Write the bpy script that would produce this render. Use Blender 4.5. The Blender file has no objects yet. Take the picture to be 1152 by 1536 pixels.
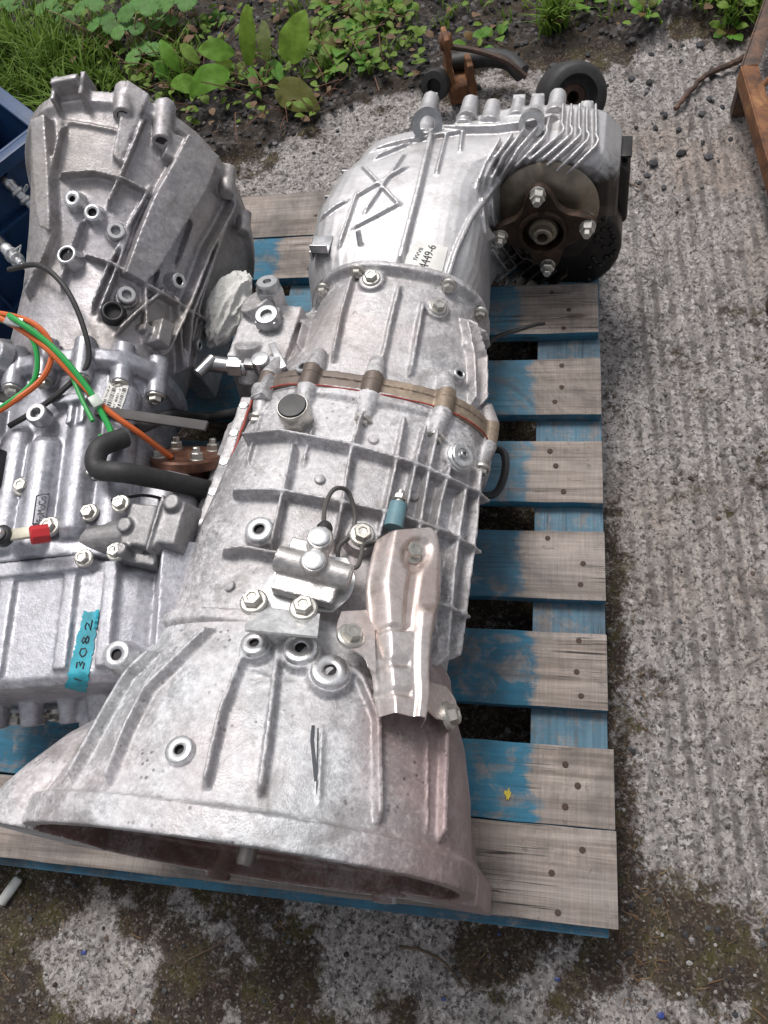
import bpy, bmesh, math, random
import numpy as np
from mathutils import Vector, Matrix, Quaternion
from mathutils.bvhtree import BVHTree

random.seed(7)
np.random.seed(7)
R = math.radians
V = Vector
scene = bpy.context.scene
COL = scene.collection

# ------------------------------------------------------------------ camera
CAM_LOC = V((-0.0984, 0.0751, 1.2033))
CAM_ROT = Matrix.Rotation(0.46219, 3, 'Z') @ Matrix.Rotation(0.44922, 3, 'X') @ Matrix.Rotation(-0.40347, 3, 'Z')
cam_data = bpy.data.cameras.new('camera')
cam_data.sensor_fit = 'VERTICAL'
cam_data.sensor_height = 36.0
cam_data.lens = 36.0 * 1150.0 / 1536.0
cam_data.clip_start = 0.02
cam_data.clip_end = 500
cam = bpy.data.objects.new('camera', cam_data)
cam.matrix_world = Matrix.Translation(CAM_LOC) @ CAM_ROT.to_4x4()
COL.objects.link(cam)
scene.camera = cam

# ------------------------------------------------------------------ light
SUN_EL, SUN_AZ = R(62), R(335)          # azimuth: clockwise from +Y, where the light comes from
world = bpy.data.worlds.new('World')
scene.world = world
world.use_nodes = True
wn = world.node_tree
bg = wn.nodes['Background']
sky = wn.nodes.new('ShaderNodeTexSky')
sky.sky_type = 'NISHITA'
sky.sun_disc = False
sky.sun_elevation = SUN_EL
sky.sun_rotation = SUN_AZ
sky.air_density = 1.0
sky.dust_density = 4.0
sky.ozone_density = 1.0
hs = wn.nodes.new('ShaderNodeHueSaturation')     # thin overcast: the blue is mostly washed out
hs.inputs['Saturation'].default_value = 0.22
wn.links.new(sky.outputs[0], hs.inputs['Color'])
wn.links.new(hs.outputs[0], bg.inputs['Color'])
bg.inputs['Strength'].default_value = 0.09
sun_data = bpy.data.lights.new('sun', 'SUN')
sun_data.energy = 1.5
sun_data.angle = R(16)
sun_data.color = (1.0, 0.96, 0.92)
sun = bpy.data.objects.new('sun', sun_data)
sd = V((math.sin(SUN_AZ) * math.cos(SUN_EL), math.cos(SUN_AZ) * math.cos(SUN_EL), math.sin(SUN_EL)))
sun.rotation_euler = sd.to_track_quat('Z', 'Y').to_euler()
sun.location = (-1, -1, 4)
COL.objects.link(sun)
scene.view_settings.view_transform = 'Standard'
scene.view_settings.look = 'None'
scene.view_settings.gamma = 1
scene.view_settings.exposure = 0.52
scene.view_settings.use_curve_mapping = False

# ------------------------------------------------------------------ helpers
def ray(px, py):
    """viewing ray of a pixel of the 1152 x 1536 photograph"""
    d = CAM_ROT @ V(((px - 576) / 1150, -(py - 768) / 1150, -1))
    return d.normalized()

def atz(px, py, z):
    d = ray(px, py)
    return CAM_LOC + d * ((z - CAM_LOC.z) / d.z)

def put(o, label=None, cat=None, group=None, kind=None):
    if label: o['label'] = label
    if cat: o['category'] = cat
    if group: o['group'] = group
    if kind: o['kind'] = kind
    return o

def empty(name, loc, label=None, cat=None, group=None):
    o = bpy.data.objects.new(name, None)
    o.empty_display_size = 0.05
    o.location = loc
    COL.objects.link(o)
    return put(o, label, cat, group)

def link(name, me, parent=None, mw=None):
    """mesh object; vertices are in world space unless mw (world matrix) is given"""
    o = bpy.data.objects.new(name, me)
    COL.objects.link(o)
    if parent is not None:
        o.parent = parent
        pw = world_of(parent)
        o.matrix_local = pw.inverted() @ (mw if mw is not None else Matrix.Identity(4))
    elif mw is not None:
        o.matrix_world = mw
    return o

def world_of(o):
    m = o.matrix_basis.copy()
    while o.parent is not None:
        o = o.parent
        m = o.matrix_basis @ m
    return m

def frame(z, x=None):
    z = V(z).normalized()
    h = V(x) if x is not None else (V((1, 0, 0)) if abs(z.x) < .8 else V((0, 1, 0)))
    y = z.cross(h).normalized()
    x = y.cross(z).normalized()
    return Matrix((x, y, z)).transposed()

def mat_at(p, z, x=None, s=1.0):
    return Matrix.Translation(V(p)) @ frame(z, x).to_4x4() @ Matrix.Diagonal((s, s, s, 1))

class MB:
    def __init__(s):
        s.v, s.f = [], []
    def add(s, vs, fs):
        n = len(s.v)
        s.v += [tuple(q) for q in vs]
        s.f += [tuple(i + n for i in f) for f in fs]
        return s
    def loft(s, rings, cap=True, loop=False):
        n = len(rings[0]); vs = [q for r in rings for q in r]; fs = []
        m = len(rings)
        for i in range(m if loop else m - 1):
            a, b = i * n, ((i + 1) % m) * n
            for j in range(n):
                k = (j + 1) % n
                fs.append((a + j, a + k, b + k, b + j))
        if cap and not loop:
            fs.append(tuple(range(n - 1, -1, -1)))
            fs.append(tuple((m - 1) * n + j for j in range(n)))
        return s.add(vs, fs)
    def lathe(s, p, axis, prof, n=16, x=None, cap=True, loop=False, a0=0.0):
        """prof: (radius, height along axis)"""
        M = frame(axis, x); p = V(p)
        rings = []
        for r, h in prof:
            r = max(r, 1e-5)
            rings.append([p + M @ V((r * math.cos(a0 + 2 * math.pi * k / n), r * math.sin(a0 + 2 * math.pi * k / n), h)) for k in range(n)])
        return s.loft(rings, cap, loop)
    def cyl(s, a, b, r, r2=None, n=12):
        a, b = V(a), V(b); d = b - a
        return s.lathe(a, d, [(r, 0), (r if r2 is None else r2, d.length)], n)
    def box(s, c, size, M=None, taper=1.0):
        c = V(c); M = M or Matrix.Identity(3)
        x, y, z = [q / 2 for q in size]; t = taper
        vs = [(-x, -y, -z), (x, -y, -z), (x, y, -z), (-x, y, -z), (-x * t, -y * t, z), (x * t, -y * t, z), (x * t, y * t, z), (-x * t, y * t, z)]
        return s.add([c + M @ V(q) for q in vs], [(3, 2, 1, 0), (4, 5, 6, 7), (0, 1, 5, 4), (1, 2, 6, 5), (2, 3, 7, 6), (3, 0, 4, 7)])
    def prism(s, poly, M, h0, h1, inset=0.0):
        """poly: 2D points (ccw), M: 4x4 world matrix, extruded along its local Z"""
        c = V((sum(q[0] for q in poly) / len(poly), sum(q[1] for q in poly) / len(poly)))
        r0 = [M @ V((q[0], q[1], h0)) for q in poly]
        hb = h1 - inset
        r1 = [M @ V((q[0], q[1], hb)) for q in poly]
        rings = [r0, r1]
        if inset:
            r2 = []
            for q in poly:
                d = V(q[:2]) - c
                L = max(d.length, 1e-6)
                e = c + d * max(0.0, (L - inset) / L)
                r2.append(M @ V((e.x, e.y, h1)))
            rings.append(r2)
        return s.loft(rings)
    def tube(s, pts, r, n=8, cap=True):
        pts = [V(q) for q in pts]; rings = []
        t = (pts[1] - pts[0]).normalized()
        nrm = frame(t).col[0]
        for i, q in enumerate(pts):
            a = pts[max(i - 1, 0)]; b = pts[min(i + 1, len(pts) - 1)]
            t2 = (b - a).normalized()
            nrm = (nrm - t2 * nrm.dot(t2)).normalized()
            bn = t2.cross(nrm)
            rr = r[i] if isinstance(r, (list, tuple)) else r
            rings.append([q + nrm * (rr * math.cos(2 * math.pi * k / n)) + bn * (rr * math.sin(2 * math.pi * k / n)) for k in range(n)])
        return s.loft(rings, cap)
    def rib(s, pts, nrms, w, h, depth=.012, endtaper=True):
        """a cast rib: trapezoid swept along pts, standing on the surface"""
        pts = [V(q) for q in pts]; rings = []; m = len(pts)
        for i in range(m):
            t = (pts[min(i + 1, m - 1)] - pts[max(i - 1, 0)]).normalized()
            n = (nrms[i] - t * nrms[i].dot(t)).normalized()
            b = t.cross(n)
            hh = h * (0.25 if endtaper and i in (0, m - 1) else 1)
            q = pts[i]
            rings.append([q - n * depth - b * w * .8, q - n * depth + b * w * .8, q + n * hh + b * w * .38, q + n * hh - b * w * .38])
        return s.loft(rings)
    def xform(s, M):
        s.v = [tuple(M @ V(q)) for q in s.v]; return s
    def mesh(s, name='m'):
        me = bpy.data.meshes.new(name)
        me.from_pydata(s.v, [], s.f)
        me.update()
        return me
    def bvh(s):
        return BVHTree.FromPolygons([V(q) for q in s.v], s.f)
    def build(s, name, mat, parent=None, bevel=0.0, seg=2, angle=38, mw=None, sub=0):
        me = finish(s.mesh(name), mat, bevel, seg, angle, sub)
        return link(name, me, parent, mw)

def finish(me, mat, bevel=0.0, seg=2, angle=38, sub=0):
    bm = bmesh.new(); bm.from_mesh(me)
    bmesh.ops.recalc_face_normals(bm, faces=bm.faces)
    if bevel:
        es = [e for e in bm.edges if len(e.link_faces) == 2 and e.calc_face_angle(0) > R(30)]
        bmesh.ops.bevel(bm, geom=es, offset=bevel, offset_type='OFFSET', segments=seg, profile=.6, affect='EDGES', clamp_overlap=True)
    for f in bm.faces: f.smooth = True
    for e in bm.edges:
        e.smooth = not (len(e.link_faces) == 2 and e.calc_face_angle(0) > R(angle))
    bm.to_mesh(me); bm.free()
    for m in (mat if isinstance(mat, (list, tuple)) else [mat]): me.materials.append(m)
    return me

def remesh(mb, mat, voxel=.002, it=4, name='casting'):
    """joins overlapping solids into one casting with filleted corners"""
    me = mb.mesh('tmp')
    bm = bmesh.new(); bm.from_mesh(me)
    bmesh.ops.recalc_face_normals(bm, faces=bm.faces)
    bmesh.ops.triangulate(bm, faces=bm.faces)
    bm.to_mesh(me); bm.free()
    o = bpy.data.objects.new('tmp', me)
    COL.objects.link(o)
    md = o.modifiers.new('r', 'REMESH'); md.mode = 'VOXEL'; md.voxel_size = voxel; md.adaptivity = 0
    sm = o.modifiers.new('s', 'SMOOTH'); sm.factor = .5; sm.iterations = it
    dg = bpy.context.evaluated_depsgraph_get(); dg.update()
    out = bpy.data.meshes.new_from_object(o.evaluated_get(dg))
    out.name = name
    bpy.data.objects.remove(o); bpy.data.meshes.remove(me)
    out.polygons.foreach_set('use_smooth', [True] * len(out.polygons))
    out.materials.clear()
    out.materials.append(mat)
    return out

class Surf:
    """a surface that features are set out on"""
    def __init__(s, *mbs, mid=(560, 600)):
        s.mid = mid; v, f = [], []
        for m in mbs:
            n = len(v); v += [V(q) for q in m.v]; f += [tuple(i + n for i in g) for g in m.f]
        s.b = BVHTree.FromPolygons(v, f)
    def hit(s, px, py):
        """what a sight line meets; one that just misses is moved inwards"""
        for k in range(80):
            h = s.hit0(px + (s.mid[0] - px) * k / 100, py + (s.mid[1] - py) * k / 100)
            if h: return h
    def hit0(s, px, py):
        d = ray(px, py)
        p, n, i, t = s.b.ray_cast(CAM_LOC, d)
        if p is None: return None
        if n.dot(d) > 0: n = -n
        return p, n
    def path(s, pix, step=.006):
        out = []
        for (a, b) in zip(pix[:-1], pix[1:]):
            k = max(2, int(math.hypot(b[0] - a[0], b[1] - a[1]) / 5))
            for i in range(k):
                t = i / k
                h = s.hit0(a[0] + (b[0] - a[0]) * t, a[1] + (b[1] - a[1]) * t)
                if h: out.append(h)
        h = s.hit0(*pix[-1])
        if h: out.append(h)
        if not out: return [], []
        P, N = [out[0][0]], [out[0][1]]
        for p, n in out[1:]:
            if (p - P[-1]).length >= step: P.append(p); N.append(n)
        N2 = []
        for i in range(len(N)):
            a = V((0, 0, 0))
            for j in range(max(0, i - 2), min(len(N), i + 3)): a += N[j]
            N2.append(a.normalized())
        return P, N2

def spline(pts, k=8):
    pts = [V(q) for q in pts]; out = []
    P = [pts[0] * 2 - pts[1]] + pts + [pts[-1] * 2 - pts[-2]]
    for i in range(1, len(P) - 2):
        a, b, c, d = P[i - 1:i + 3]
        for j in range(k):
            t = j / k
            out.append(.5 * ((2 * b) + (c - a) * t + (2 * a - 5 * b + 4 * c - d) * t * t + (3 * b - a - 3 * c + d) * t ** 3))
    out.append(pts[-1])
    return out

# numpy value noise ------------------------------------------------------
def vnoise(x, y, seed=0):
    xi = np.floor(x).astype(np.int64); yi = np.floor(y).astype(np.int64)
    xf = x - xi; yf = y - yi
    def h(a, b):
        n = (a * 374761393 + b * 668265263 + seed * 1442695041) & 0xffffffff
        n = ((n ^ (n >> 13)) * 1274126177) & 0xffffffff
        return ((n ^ (n >> 16)) & 0xffff) / 65535.0
    u = xf * xf * (3 - 2 * xf); w = yf * yf * (3 - 2 * yf)
    return (h(xi, yi) * (1 - u) + h(xi + 1, yi) * u) * (1 - w) + (h(xi, yi + 1) * (1 - u) + h(xi + 1, yi + 1) * u) * w
def fbm(x, y, oct=4, seed=0):
    s = 0; a = .5; t = 0
    for i in range(oct):
        s = s + a * vnoise(x * 2 ** i, y * 2 ** i, seed + i * 17); t += a; a *= .55
    return s / t
def sstep(a, b, x):
    t = np.clip((x - a) / (b - a), 0, 1); return t * t * (3 - 2 * t)

# ------------------------------------------------------------------ materials
class NT:
    def __init__(s, name):
        s.m = bpy.data.materials.new(name); s.m.use_nodes = True
        s.t = s.m.node_tree; s.b = s.t.nodes['Principled BSDF']
        s._tc = None
    def n(s, typ, ins=None, **kw):
        nd = s.t.nodes.new('ShaderNode' + typ)
        for k, v in kw.items(): setattr(nd, k, v)
        for k, v in (ins or {}).items(): s.set(nd.inputs[k], v)
        return nd
    def set(s, inp, v):
        if hasattr(v, 'is_output') or isinstance(v, bpy.types.NodeSocket): s.t.links.new(v, inp)
        else: inp.default_value = v
    def co(s, kind='Object'):
        if s._tc is None: s._tc = s.n('TexCoord')
        return s._tc.outputs[kind]
    def mapping(s, vec, scale=(1, 1, 1), rot=(0, 0, 0), loc=(0, 0, 0)):
        return s.n('Mapping', {'Vector': vec, 'Scale': scale, 'Rotation': rot, 'Location': loc}).outputs[0]
    def noise(s, scale, detail=4, rough=.55, dist=0.0, vec=None, out=0):
        return s.n('TexNoise', {'Vector': vec if vec is not None else s.co(), 'Scale': scale, 'Detail': detail, 'Roughness': rough, 'Distortion': dist}).outputs[out]
    def vor(s, scale, vec=None, feature='F1', out=0, rnd=1.0):
        return s.n('TexVoronoi', {'Vector': vec if vec is not None else s.co(), 'Scale': scale, 'Randomness': rnd}, feature=feature).outputs[out]
    def ramp(s, fac, stops, interp='LINEAR'):
        nd = s.n('ValToRGB', {'Fac': fac}); cr = nd.color_ramp; cr.interpolation = interp
        while len(cr.elements) < len(stops): cr.elements.new(.5)
        for e, (p, c) in zip(cr.elements, stops):
            e.position = p; e.color = (c, c, c, 1) if isinstance(c, (int, float)) else (*c, 1)
        return nd.outputs[0]
    def mix(s, f, a, b, mode='MIX'):
        nd = s.n('Mix', data_type='RGBA', blend_type=mode)
        s.set(nd.inputs[0], f)
        for i, q in ((6, a), (7, b)):
            s.set(nd.inputs[i], (*q, 1) if isinstance(q, tuple) and len(q) == 3 else q)
        return nd.outputs[2]
    def math(s, op, a, b=0.0, c=0.0, clamp=False):
        nd = s.n('Math', operation=op, use_clamp=clamp)
        for i, q in enumerate((a, b, c)): s.set(nd.inputs[i], q)
        return nd.outputs[0]
    def bump(s, h, strength=.3, dist=.001, prev=None):
        nd = s.n('Bump', {'Height': h, 'Strength': strength, 'Distance': dist})
        if prev is not None: s.set(nd.inputs['Normal'], prev)
        return nd.outputs[0]
    def out(s, col=None, rough=None, metal=None, normal=None, **kw):
        b = s.b
        if col is not None: s.set(b.inputs['Base Color'], (*col, 1) if isinstance(col, tuple) and len(col) == 3 else col)
        if rough is not None: s.set(b.inputs['Roughness'], rough)
        if metal is not None: s.set(b.inputs['Metallic'], metal)
        if normal is not None: s.set(b.inputs['Normal'], normal)
        for k, v in kw.items(): s.set(b.inputs[k.replace('_', ' ')], v)
        return s.m

def cast_metal(name, base=(.60, .60, .61), oxide=(.74, .74, .75), ox=.5, dirt=(.13, .10, .085), dt=.35, rough=.42, metal=.8, seed=0.0, grain=.5, stain=None, st=0.0, speck=.25, reflection_x=None):
    """sand or die cast aluminium: grainy, with white oxide bloom, grime and pits"""
    t = NT(name)
    co = t.mapping(t.co(), loc=(seed, seed * .7, seed * 1.3))
    big = t.noise(7, 6, .62, .6, co); mid = t.noise(34, 5, .65, .3, co); fin = t.noise(420, 3, .6, 0, co)
    ol = t.math('ADD', t.math('MULTIPLY', big, .42), t.math('MULTIPLY', mid, .58))
    om = t.math('MULTIPLY', t.ramp(t.math('ADD', ol, t.math('MULTIPLY', t.math('SUBTRACT', t.noise(210, 5, .75, 0, co), .5), .55)), [(.47, 0), (.60, 1)]), ox)
    dn = t.noise(16, 7, .7, 1.2, t.mapping(co, loc=(3.1, 1.7, 5.2)))
    dm = t.math('MULTIPLY', t.ramp(dn, [(.52, 0), (.72, 1)]), dt)
    sp = t.math('MULTIPLY', t.ramp(t.vor(110, co), [(.14, 1), (.24, 0)]), t.math('MULTIPLY', t.ramp(t.noise(22, 3, .5, 0, co), [(.5, 0), (.66, 1)]), speck))
    mot = t.ramp(t.noise(130, 6, .75, 0, co), [(.3, .68), (.7, 1.18)])
    c = t.mix(om, base, oxide)
    c = t.mix(1.0, c, mot, 'MULTIPLY')
    if stain:
        sm = t.math('MULTIPLY', t.ramp(t.noise(5, 4, .6, .4, t.mapping(co, loc=(7, 2, 9))), [(.45, 0), (.62, 1)]), st)
        c = t.mix(sm, c, stain)
    if reflection_x:  # pinkish reflection painted into the base colour, growing along world X
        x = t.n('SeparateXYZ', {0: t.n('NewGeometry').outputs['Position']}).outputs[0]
        xx = t.math('MULTIPLY_ADD', t.math('ADD', x, t.math('MULTIPLY', t.math('SUBTRACT', t.noise(9, 5, .6, .3, co), .5), .12)), 1 / (reflection_x[1] - reflection_x[0]), -reflection_x[0] / (reflection_x[1] - reflection_x[0]))
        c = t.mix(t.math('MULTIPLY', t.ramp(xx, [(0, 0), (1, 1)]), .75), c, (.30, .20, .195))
    c = t.mix(dm, c, dirt)
    c = t.mix(sp, c, (.06, .05, .05))
    me = t.math('MULTIPLY', t.math('SUBTRACT', 1.0, t.math('MULTIPLY', om, .7)), t.math('SUBTRACT', metal, t.math('MULTIPLY', dm, metal)))
    ro = t.math('ADD', t.math('ADD', rough, t.math('MULTIPLY', om, .25)), t.math('MULTIPLY', t.math('SUBTRACT', mid, .5), .25), clamp=True)
    b1 = t.bump(mid, .05, .003)
    b2 = t.bump(t.math('ADD', fin, t.noise(170, 4, .6, 0, co)), min(1, grain * .9), .0008, b1)
    return t.out(c, ro, me, b2)

def plain(name, col, rough=.5, metal=0.0, bump=0.0, scale=60, var=.15, **kw):
    t = NT(name)
    n = t.noise(scale, 5, .6)
    c = t.mix(1.0, col, t.ramp(n, [(.3, 1 - var), (.7, 1 + var)]), 'MULTIPLY')
    r = t.math('ADD', rough, t.math('MULTIPLY', t.math('SUBTRACT', t.noise(scale * .3, 4), .5), .3), clamp=True)
    nm = t.bump(t.noise(scale * 4, 3), bump, .001) if bump else None
    return t.out(c, r, metal, nm, **kw)

# ------------------------------------------------------------------ the ground
BX = [-3, -1.3, -1.05, -.76, -.48, -.15, .17, .3, 1.5]
BY = [.9, 1.25, 1.36, 1.5, 1.62, 1.71, 1.76, 1.77, 1.85]
def ground_fields(x, y):
    yb = np.interp(x, BX, BY) + (fbm(x * 9, y * 9, 4, 3) - .5) * .16
    soil = sstep(-.015, .03, y - yb)
    n = fbm(x * 7, y * 7, 5, 11)
    n2 = fbm(x * 22, y * 22, 4, 23)
    mixn = .65 * n + .35 * n2
    front = sstep(.10, -.04, y + (n - .5) * .1)
    d1 = front * (.22 + .78 * sstep(.36, .56, mixn))
    strip = sstep(.10, .015, x + (n - .5) * .1) * sstep(-.02, .0, x) * sstep(1.3, .2, y) * sstep(.36, .6, mixn + .05)
    corner = np.exp(-(((x - .06) / .17) ** 2 + ((y + .03) / .11) ** 2)) * sstep(.3, .5, mixn) * 1.2
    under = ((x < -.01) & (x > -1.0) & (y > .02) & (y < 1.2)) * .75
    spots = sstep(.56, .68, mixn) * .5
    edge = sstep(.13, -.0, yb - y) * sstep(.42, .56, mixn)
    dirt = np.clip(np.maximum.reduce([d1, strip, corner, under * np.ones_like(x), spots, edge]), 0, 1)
    lift = fbm(x * 3, y * 3, 3, 5) - .5
    groove = np.sin((x + .045 * y + .006 * np.sin(y * 6)) * 2 * math.pi / .027)
    gm = sstep(.02, .12, x) * (.4 + .6 * fbm(x * 5, y * 5, 2, 77))
    rough = fbm(x * 60, y * 60, 4, 31) - .5
    r2 = fbm(x * 150, y * 150, 2, 41) - .5
    pits = sstep(.62, .72, fbm(x * 34, y * 34, 3, 53))
    z = lift * .012 + groove * gm * .0048 * (.35 + 1.3 * fbm(x * 12, y * 12, 3, 97)) + rough * .010 + r2 * .004 - pits * .004
    z = z + dirt * (.003 + (fbm(x * 90, y * 90, 3, 61) - .5) * .006)
    zs = .012 + (fbm(x * 6, y * 6, 4, 71) - .4) * .05 + (fbm(x * 70, y * 70, 3, 81) - .5) * .014
    z = z * (1 - soil) + zs * soil - .012
    return z, soil, dirt
GX0, GX1, GY0, GY1, GN = -2.3, 1.1, -.75, 2.75, 500
_gx, _gy = np.meshgrid(np.linspace(GX0, GX1, GN), np.linspace(GY0, GY1, GN))
_gz, _gs, _gd = [a.reshape(GN, GN) for a in ground_fields(_gx.ravel(), _gy.ravel())]
def _gidx(x, y):
    return (min(max(int(round((y - GY0) / (GY1 - GY0) * (GN - 1))), 0), GN - 1), min(max(int(round((x - GX0) / (GX1 - GX0) * (GN - 1))), 0), GN - 1))
def ground_z(x, y):
    return float(_gz[_gidx(x, y)])

def ground_material():
    t = NT('weathered_concrete')
    P = t.co()
    soil = t.n('Attribute', attribute_name='soil').outputs['Fac']
    dirt = t.n('Attribute', attribute_name='dirt').outputs['Fac']
    # concrete: cement paste, washed-out aggregate of many greys, pits
    wp = t.n('VectorMath', {0: P, 1: t.n('VectorMath', {0: t.noise(60, 3, .6, out=1), 'Scale': .012}, operation='SCALE').outputs[0]}, operation='ADD').outputs[0]
    sd_ = t.vor(85, wp, out=0)
    sv = t.n('SeparateColor', {'Color': t.vor(85, wp, out=1)}).outputs[0]
    agg = t.ramp(sv, [(0, (.045, .042, .045)), (.22, (.13, .122, .122)), (.55, (.38, .35, .335)), (.85, (.54, .505, .49)), (1, (.72, .69, .68))])
    st2 = t.n('SeparateColor', {'Color': t.vor(260, wp, out=1)}).outputs[1]
    agg2 = t.ramp(st2, [(0, (.05, .047, .05)), (.4, (.28, .26, .252)), (1, (.60, .565, .555))])
    paste = t.ramp(t.noise(14, 7, .7, .4), [(.3, (.16, .15, .15)), (.52, (.38, .35, .336)), (.72, (.54, .505, .49))])
    c = t.mix(t.ramp(t.noise(70, 5, .7), [(.40, .15), (.6, .9)]), paste, agg2)
    c = t.mix(t.ramp(sd_, [(.22, .7), (.45, 0)]), c, agg)
    c = t.mix(t.ramp(t.noise(2.2, 4, .6, 0, t.mapping(P, loc=(4, 2, 0))), [(.54, 0), (.68, .5)]), c, (.36, .28, .225))
    # dark pits between the stones, darker drifts, tamped grooves
    c = t.mix(t.ramp(t.noise(110, 6, .78), [(.525, 0), (.60, .92)]), c, (.042, .037, .037))
    c = t.mix(t.ramp(t.noise(24, 6, .75, .6, t.mapping(P, loc=(6, 3, 0))), [(.54, 0), (.66, .55)]), c, (.075, .065, .062))
    gx = t.n('SeparateXYZ', {0: P})
    gw = t.math('SINE', t.math('MULTIPLY', t.math('ADD', t.math('ADD', gx.outputs[0], t.math('MULTIPLY', gx.outputs[1], .045)), t.math('MULTIPLY', t.noise(9, 4), .014)), 232.7))
    gm = t.math('MULTIPLY', t.ramp(gw, [(-.3, 0), (.7, .72)]), t.math('MULTIPLY', t.ramp(gx.outputs[0], [(.02, 0), (.1, 1)]), t.ramp(t.noise(11, 5, .7), [(.38, .1), (.6, 1)])))
    c = t.mix(gm, c, (.10, .09, .088))
    c = t.mix(t.math('MULTIPLY', t.ramp(t.vor(11, t.mapping(wp, loc=(1, 8, 0)), 'DISTANCE_TO_EDGE'), [(.0, .7), (.03, 0)]), t.ramp(t.noise(6), [(.5, 0), (.6, 1)])), c, (.05, .045, .042))
    # dirt and moss film, broken up over the high spots
    dn = t.noise(60, 7, .78, .4)
    dmask = t.ramp(t.math('ADD', dirt, t.math('MULTIPLY', t.math('SUBTRACT', dn, .5), 2.2)), [(.38, 0), (.66, .95)])
    dcol = t.ramp(t.noise(20, 6, .72), [(.35, (.026, .018, .014)), (.5, (.050, .034, .022)), (.62, (.066, .056, .018)), (.75, (.050, .052, .014))])
    crumbs = t.n('SeparateColor', {'Color': t.vor(340, wp, out=1)}).outputs[0]
    dcol = t.mix(t.ramp(crumbs, [(.78, 0), (.97, .7)]), dcol, (.20, .17, .15))
    dcol = t.mix(t.ramp(crumbs, [(.05, .8), (.2, 0)]), dcol, (.010, .009, .010))
    c = t.mix(dmask, c, dcol)
    # soil with dark stone chips
    scol = t.ramp(t.n('SeparateColor', {'Color': t.vor(120, P, out=1)}).outputs[0], [(0, (.018, .016, .016)), (.5, (.042, .037, .036)), (.85, (.075, .068, .066)), (1, (.16, .15, .15))])
    scol = t.mix(t.ramp(t.noise(7, 5, .6), [(.45, 0), (.65, .8)]), scol, (.055, .040, .026))
    c = t.mix(t.ramp(soil, [(.3, 0), (.7, 1)]), c, scol)
    h1 = t.math('SUBTRACT', t.noise(120, 6, .7), t.math('MULTIPLY', sd_, .5))
    b = t.bump(h1, .9, .004)
    b = t.bump(t.noise(480, 3, .6), .5, .0012, b)
    return t.out(c, .9, 0, b, Specular_IOR_Level=.25)

M_ground = ground_material()
def make_ground():
    xs = np.arange(-2.3, 1.1, .0085); ys = np.arange(-.75, 2.75, .0085)
    X, Y = np.meshgrid(xs, ys)
    z, soil, dirt = ground_fields(X.ravel(), Y.ravel())
    nx, ny = len(xs), len(ys)
    # a skirt of large cells continues the same sheet to the horizon
    co = np.stack([X.ravel(), Y.ravel(), z], 1)
    idx = np.arange(nx * ny).reshape(ny, nx)
    q = np.stack([idx[:-1, :-1], idx[:-1, 1:], idx[1:, 1:], idx[1:, :-1]], -1).reshape(-1, 4)
    bd = list(idx[0, :]) + list(idx[1:, -1]) + list(idx[-1, -2::-1]) + list(idx[-2:0:-1, 0])
    n0 = len(co); outer = []
    for i in bd:
        d = co[i, :2] - np.array([-.6, 1.0]); d = d / np.linalg.norm(d)
        outer.append((*(np.array([-.6, 1.0]) + d * 200), -.01))
    co = np.concatenate([co, np.array(outer)])
    m = len(bd)
    q2 = np.array([(bd[(k + 1) % m], bd[k], n0 + k, n0 + (k + 1) % m) for k in range(m)])
    q = np.concatenate([q, q2])
    me = bpy.data.meshes.new('ground')
    me.from_pydata(co.tolist(), [], q.tolist())
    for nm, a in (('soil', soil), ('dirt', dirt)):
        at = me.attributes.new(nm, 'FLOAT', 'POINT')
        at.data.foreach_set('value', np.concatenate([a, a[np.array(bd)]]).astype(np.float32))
    me.polygons.foreach_set('use_smooth', [True] * len(me.polygons))
    me.materials.append(M_ground)
    o = link('ground', me)
    put(o, kind='structure')
make_ground()

# loose stones -------------------------------------------------------------
def stone_shape(seed):
    rnd = random.Random(seed)
    bm = bmesh.new(); bmesh.ops.create_icosphere(bm, subdivisions=1, radius=1)
    for v in bm.verts: v.co *= rnd.uniform(.72, 1.15)
    for v in bm.verts: v.co.z *= .62
    r = ([tuple(v.co) for v in bm.verts], [tuple(v.index for v in f.verts) for f in bm.faces])
    bm.free(); return r
STONES = [stone_shape(i) for i in range(9)]
def stone_material():
    t = NT('stone_chips')
    v = t.n('Attribute', attribute_name='shade').outputs['Color']
    c = t.mix(1.0, v, t.ramp(t.noise(160, 4, .6), [(.3, .7), (.7, 1.2)]), 'MULTIPLY')
    return t.out(c, .8, 0, t.bump(t.noise(500, 3), .4, .001), Specular_IOR_Level=.3)
M_stone = stone_material()
def scatter_stones(name, label, spots):
    vs, fs, cs = [], [], []
    for (x, y, r, c) in spots:
        sv, sf = random.choice(STONES)
        a = random.uniform(0, 6.28); ca, sa = math.cos(a), math.sin(a)
        z = ground_z(x, y) + r * .25; sx = random.uniform(.75, 1.25)
        n = len(vs)
        for p in sv:
            vs.append((x + r * sx * (p[0] * ca - p[1] * sa), y + r * (p[0] * sa + p[1] * ca), z + r * p[2]))
            cs.append((*c, 1))
        fs += [tuple(i + n for i in f) for f in sf]
    me = bpy.data.meshes.new(name); me.from_pydata(vs, [], fs)
    at = me.color_attributes.new('shade', 'FLOAT_COLOR', 'POINT')
    at.data.foreach_set('color', np.array(cs, np.float32).ravel())
    me.materials.append(M_stone)
    return put(link(name, me), label, 'gravel', kind='stuff')
def soil_at(x, y):
    i = _gidx(x, y); return _gs[i], _gd[i]
GREYS = [(.08, .08, .085), (.04, .04, .045), (.15, .145, .14), (.22, .21, .21), (.12, .10, .085), (.05, .04, .035), (.28, .27, .26), (.11, .08, .065)]
sp = []
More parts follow.
